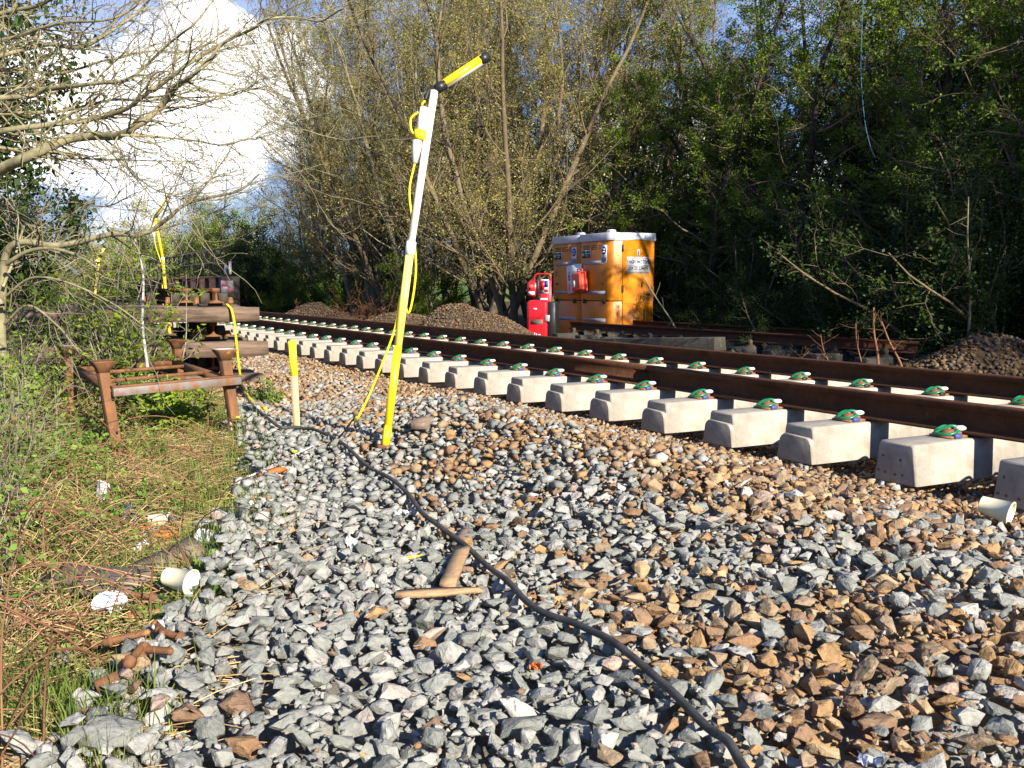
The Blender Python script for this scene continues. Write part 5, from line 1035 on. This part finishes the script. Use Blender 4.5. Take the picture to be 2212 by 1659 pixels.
# ------------------------------------------------------------ ground cover on the left
def verge():
    r = np.random.default_rng(9)
    def region(n, edge=.05):
        # sample in view on the vegetated side, denser near the camera
        d = 1.9+12*r.random(n*3)**1.5; u = r.uniform(-60, 700, n*3); P = np.array(CAM)[None]+F_*d[:, None]+R_*((u-1106)/FPX*d)[:, None]; P = P-U_*((P[:, 2])/U_[2])[:, None]
        ok = (bnd_x(P[:, 1])-P[:, 0] > edge-.25*r.random(n*3)**2) & (P[:, 1] > .8); P = P[ok][:n]; P[:, 2] = terrain(P[:, 0], P[:, 1])-.03; return P
    C = region(36000, .0); k = vnoise(C[:, 0], C[:, 1], .25, 31) > .38+.20*(((C-CAM)@F_) < 4.0); C = C[k]; v = Veg(); v.blades(C, .075, .0016, r, .9); C2 = region(14000); C2 = C2[(vnoise(C2[:, 0], C2[:, 1], .5, 33) > .58) | (np.abs((C2-CAM)@F_-5.8) < 1.1)*(r.random(len(C2)) < .6)]; v.blades(C2, .16, .002, r, .8)
    tag(v.build('grass', M['grass']), 'short fresh green grass growing on the verge', 'grass', kind='stuff')
    # low leaves
    C = region(38000, .10); dens = vnoise(C[:, 0], C[:, 1], .45, 35)+.08*vnoise(C[:, 0], C[:, 1], .12, 36); dd = (C-CAM)@F_; C = C[dens > .46+.08*(dd < 3.6)]; C[:, 2] += .02+r.random(len(C))**1.5*(.03+.20*sstep(.2, 1.2, bnd_x(C[:, 1])-C[:, 0])*sstep(3.6, 5.0, (C-CAM)@F_)); v = Veg(); v.leaves(C, .027, .75, r, -.25)
    tag(v.build('bramble_leaves', M['bramble']), 'green and yellowing bramble and ivy leaves carpeting the left bank', 'brambles', kind='stuff')
    # dead stalks: lying and arching stems
    C = region(12500, .05); n = len(C); a = r.uniform(0, 6.28, n); D = np.stack([np.cos(a), np.sin(a), r.uniform(-.1, .25, n)+.7*sstep(.15, .8, bnd_x(C[:, 1])-C[:, 0])*r.random(n)], -1); P, R = grow(C+np.array([0, 0, .02]), D, r.uniform(.08, .34, n), r.uniform(.0010, .0026, n), 7, .10, -.05, r, .6); P[..., 2] = np.maximum(P[..., 2], terrain(P[..., 0], P[..., 1])-.01)
    v = Veg(); v.tubes(P, R, 4); tag(v.build('dead_stems', M['straw']), 'tangle of dead straw-coloured stems over the left verge', 'dead stems', kind='stuff')
    C = region(420, .25); n = len(C); a = r.uniform(1.2, 5.0, n); D = np.stack([np.cos(a)*.6, np.sin(a)*.6, r.uniform(.5, 1.0, n)], -1); P, R = grow(C, D, r.uniform(.35, .9, n), r.uniform(.0018, .0035, n), 12, .05, -.11, r, .5); P[..., 2] = np.maximum(P[..., 2], terrain(P[..., 0], P[..., 1])-.01)
    v = Veg(); v.tubes(P, R, 5); tag(v.build('bramble_canes', M['cane']), 'arching reddish bramble canes over the left verge', 'canes', kind='stuff')
    # thicket at far left: taller leaves and stems
    d = r.uniform(3.2, 9.5, 620); u = r.uniform(-160, 40, 620)+np.clip(d-4.5, 0, 4)*13*r.random(620); B_ = np.array([gp(uu, dd) for uu, dd in zip(u, d)]); n = len(B_); D = r.normal(size=(n, 3))*np.array([.45, .45, 0])+np.array([0, 0, 1]); L0 = r.uniform(.35, .95, n)*np.interp(d, [3.2, 4.5, 6, 9.5], [.28, .55, .8, 1.15]); P, R = grow(B_, D, L0, r.uniform(.002, .005, n), 9, .14, -.03, r, .5)
    s1 = spawn(P, R, 4, .2, 1, .5, 1.3, .4, .7, r, L0); P1, R1 = grow(*s1[:3], np.full(len(s1[0]), .0018), 5, .18, -.02, r, .6); v = Veg(); v.tubes(P, R, 4); v.tubes(P1, R1, 3); tag(v.build('thicket_stems', M['twigpale']), 'thicket of thin pale stems at the left edge behind the grass', 'thicket', kind='stuff')
    v = Veg(); k = r.random(len(P1)) < .75; v.leaves(pts_on(P1[k], 3, r, .03), .036, .7, r, 0); tag(v.build('thicket_leaves', M['bramble']), 'bramble foliage of the thicket at the left edge', 'brambles', kind='stuff')
verge()
# dandelions
for i, (u, v, lb) in enumerate(((948/2212*2212, 862, ''), (950, 0, ''))):
    pass
for i, (u, v, lb) in enumerate(((514, 922, 'yellow dandelion by the right front leg of the rusty frame'), (637, 1001, 'yellow dandelion at the ballast edge below the stake'))):
    P = G(u, v, .03); t = empty('dandelion', (P[0], P[1], surf(P[0], P[1])), label=lb, cat='flower', group='dandelions'); MB().tube([(0, 0, -.02), (0, 0, .04)], .0018, 5).build('stem', M['grass'], t); MB().lathe([(0, .040), (.010, .041), (.016, .047), (.010, .052), (0, .053)], (0, 0, 0), 10).build('bloom', M['asbest'], t)
# ------------------------------------------------------------ sticks and stems by the heaps
def sticks(items, m, lift=0):
    for (u0, u1, x, h, rr, lb) in items:
        p = at_x(u0, x); base = np.array([p[0], p[1], float(terrain(*p))+lift]); d = float(uvd(base)[2]); off = R_*((u1-u0)/FPX*d)
        r = np.random.default_rng(int(u0)); P = spline([(0, 0, -.05), off*.3+np.array([.03, 0, h*.35]), off*.65+np.array([-.02, 0, h*.7]), off+np.array([0, 0, h])], 14); t = empty('dead_stick', base, label=lb, cat='stick', group='dead sticks by the old track'); MB().tube(P, np.linspace(rr, rr*.35, 14), 6).build('stem', M[m], t, smooth=True)
        v = Veg(); S = P[5:13:1]; D = nrm(r.normal(size=(len(S), 3))+np.array([0, 0, .6])); P1, R1 = grow(S, D, r.uniform(.08, .30, len(S)), np.full(len(S), rr*.25), 5, .12, .03, r, .4); v.tubes(P1, R1, 4); v.build('side_twigs', M[m], t)
sticks([(2088, 2075, 6.3, 1.75, .020, 'tall dead stick standing in the stony heap at the right')], 'bark', .5)
sticks([(1860, 1845, 4.9, .75, .012, 'thin dead stem left of the stony heap'), (1895, 1882, 5.0, .95, .022, 'thick reddish broken stem beside the stony heap'), (1960, 1900, 5.1, .8, .020, 'pale slanting stick leaning left off the stony heap'), (1795, 1770, 4.8, .6, .010, 'thin dead stem behind the far rail, left of the thick one'), (1700, 1745, 4.6, .35, .008, 'short pale weed stem leaning right behind the far rail')], 'cane')
sticks([(1480, 1385, 6.3, 1.35, .020, 'pale branch leaning left against the side of the toilets'), (1340, 1330, 3.8, .35, .006, 'thin dry weed in front of the toilets'), (1245, 1235, 3.6, .28, .005, 'curly dry weed below the toilet corner')], 'twigpale')
# blue rope hanging in the trees
P = [W(1868, -60, 14.5), W(1862, 60, 14.6), W(1860, 160, 14.6), W(1868, 260, 14.6), W(1880, 315, 14.6), W(1890, 340, 14.6)]
tag(MB().tube(spline(P, 30), .005, 5).build('rope', M['rope'], smooth=True), 'thin blue rope hanging down in front of the right hand trees', 'rope')
# root ball / brush behind the earth heap
p = at_x(815, 6.2); r = np.random.default_rng(5); t = empty('brush_pile', (p[0], p[1], -.1), label='brown uprooted brush pile behind the low brown heap', cat='brush'); n = 160; D = r.normal(size=(n, 3)); D[:, 2] = np.abs(D[:, 2])*.8+.2; P0, R0 = grow(r.normal(size=(n, 3))*np.array([.6, .9, .1]), D, r.uniform(.5, 1.4, n), np.full(n, .016), 7, .15, -.02, r, .3); s1 = spawn(P0, R0, 5, .2, 1, .3, 1, .4, .5, r, np.full(n, .9)); P1, R1 = grow(*s1[:3], np.full(len(s1[0]), .006), 4, .2, 0, r); v = Veg(); v.tubes(P0, R0, 4); v.tubes(P1, R1, 3); v.build('branches', M['cane'], t)
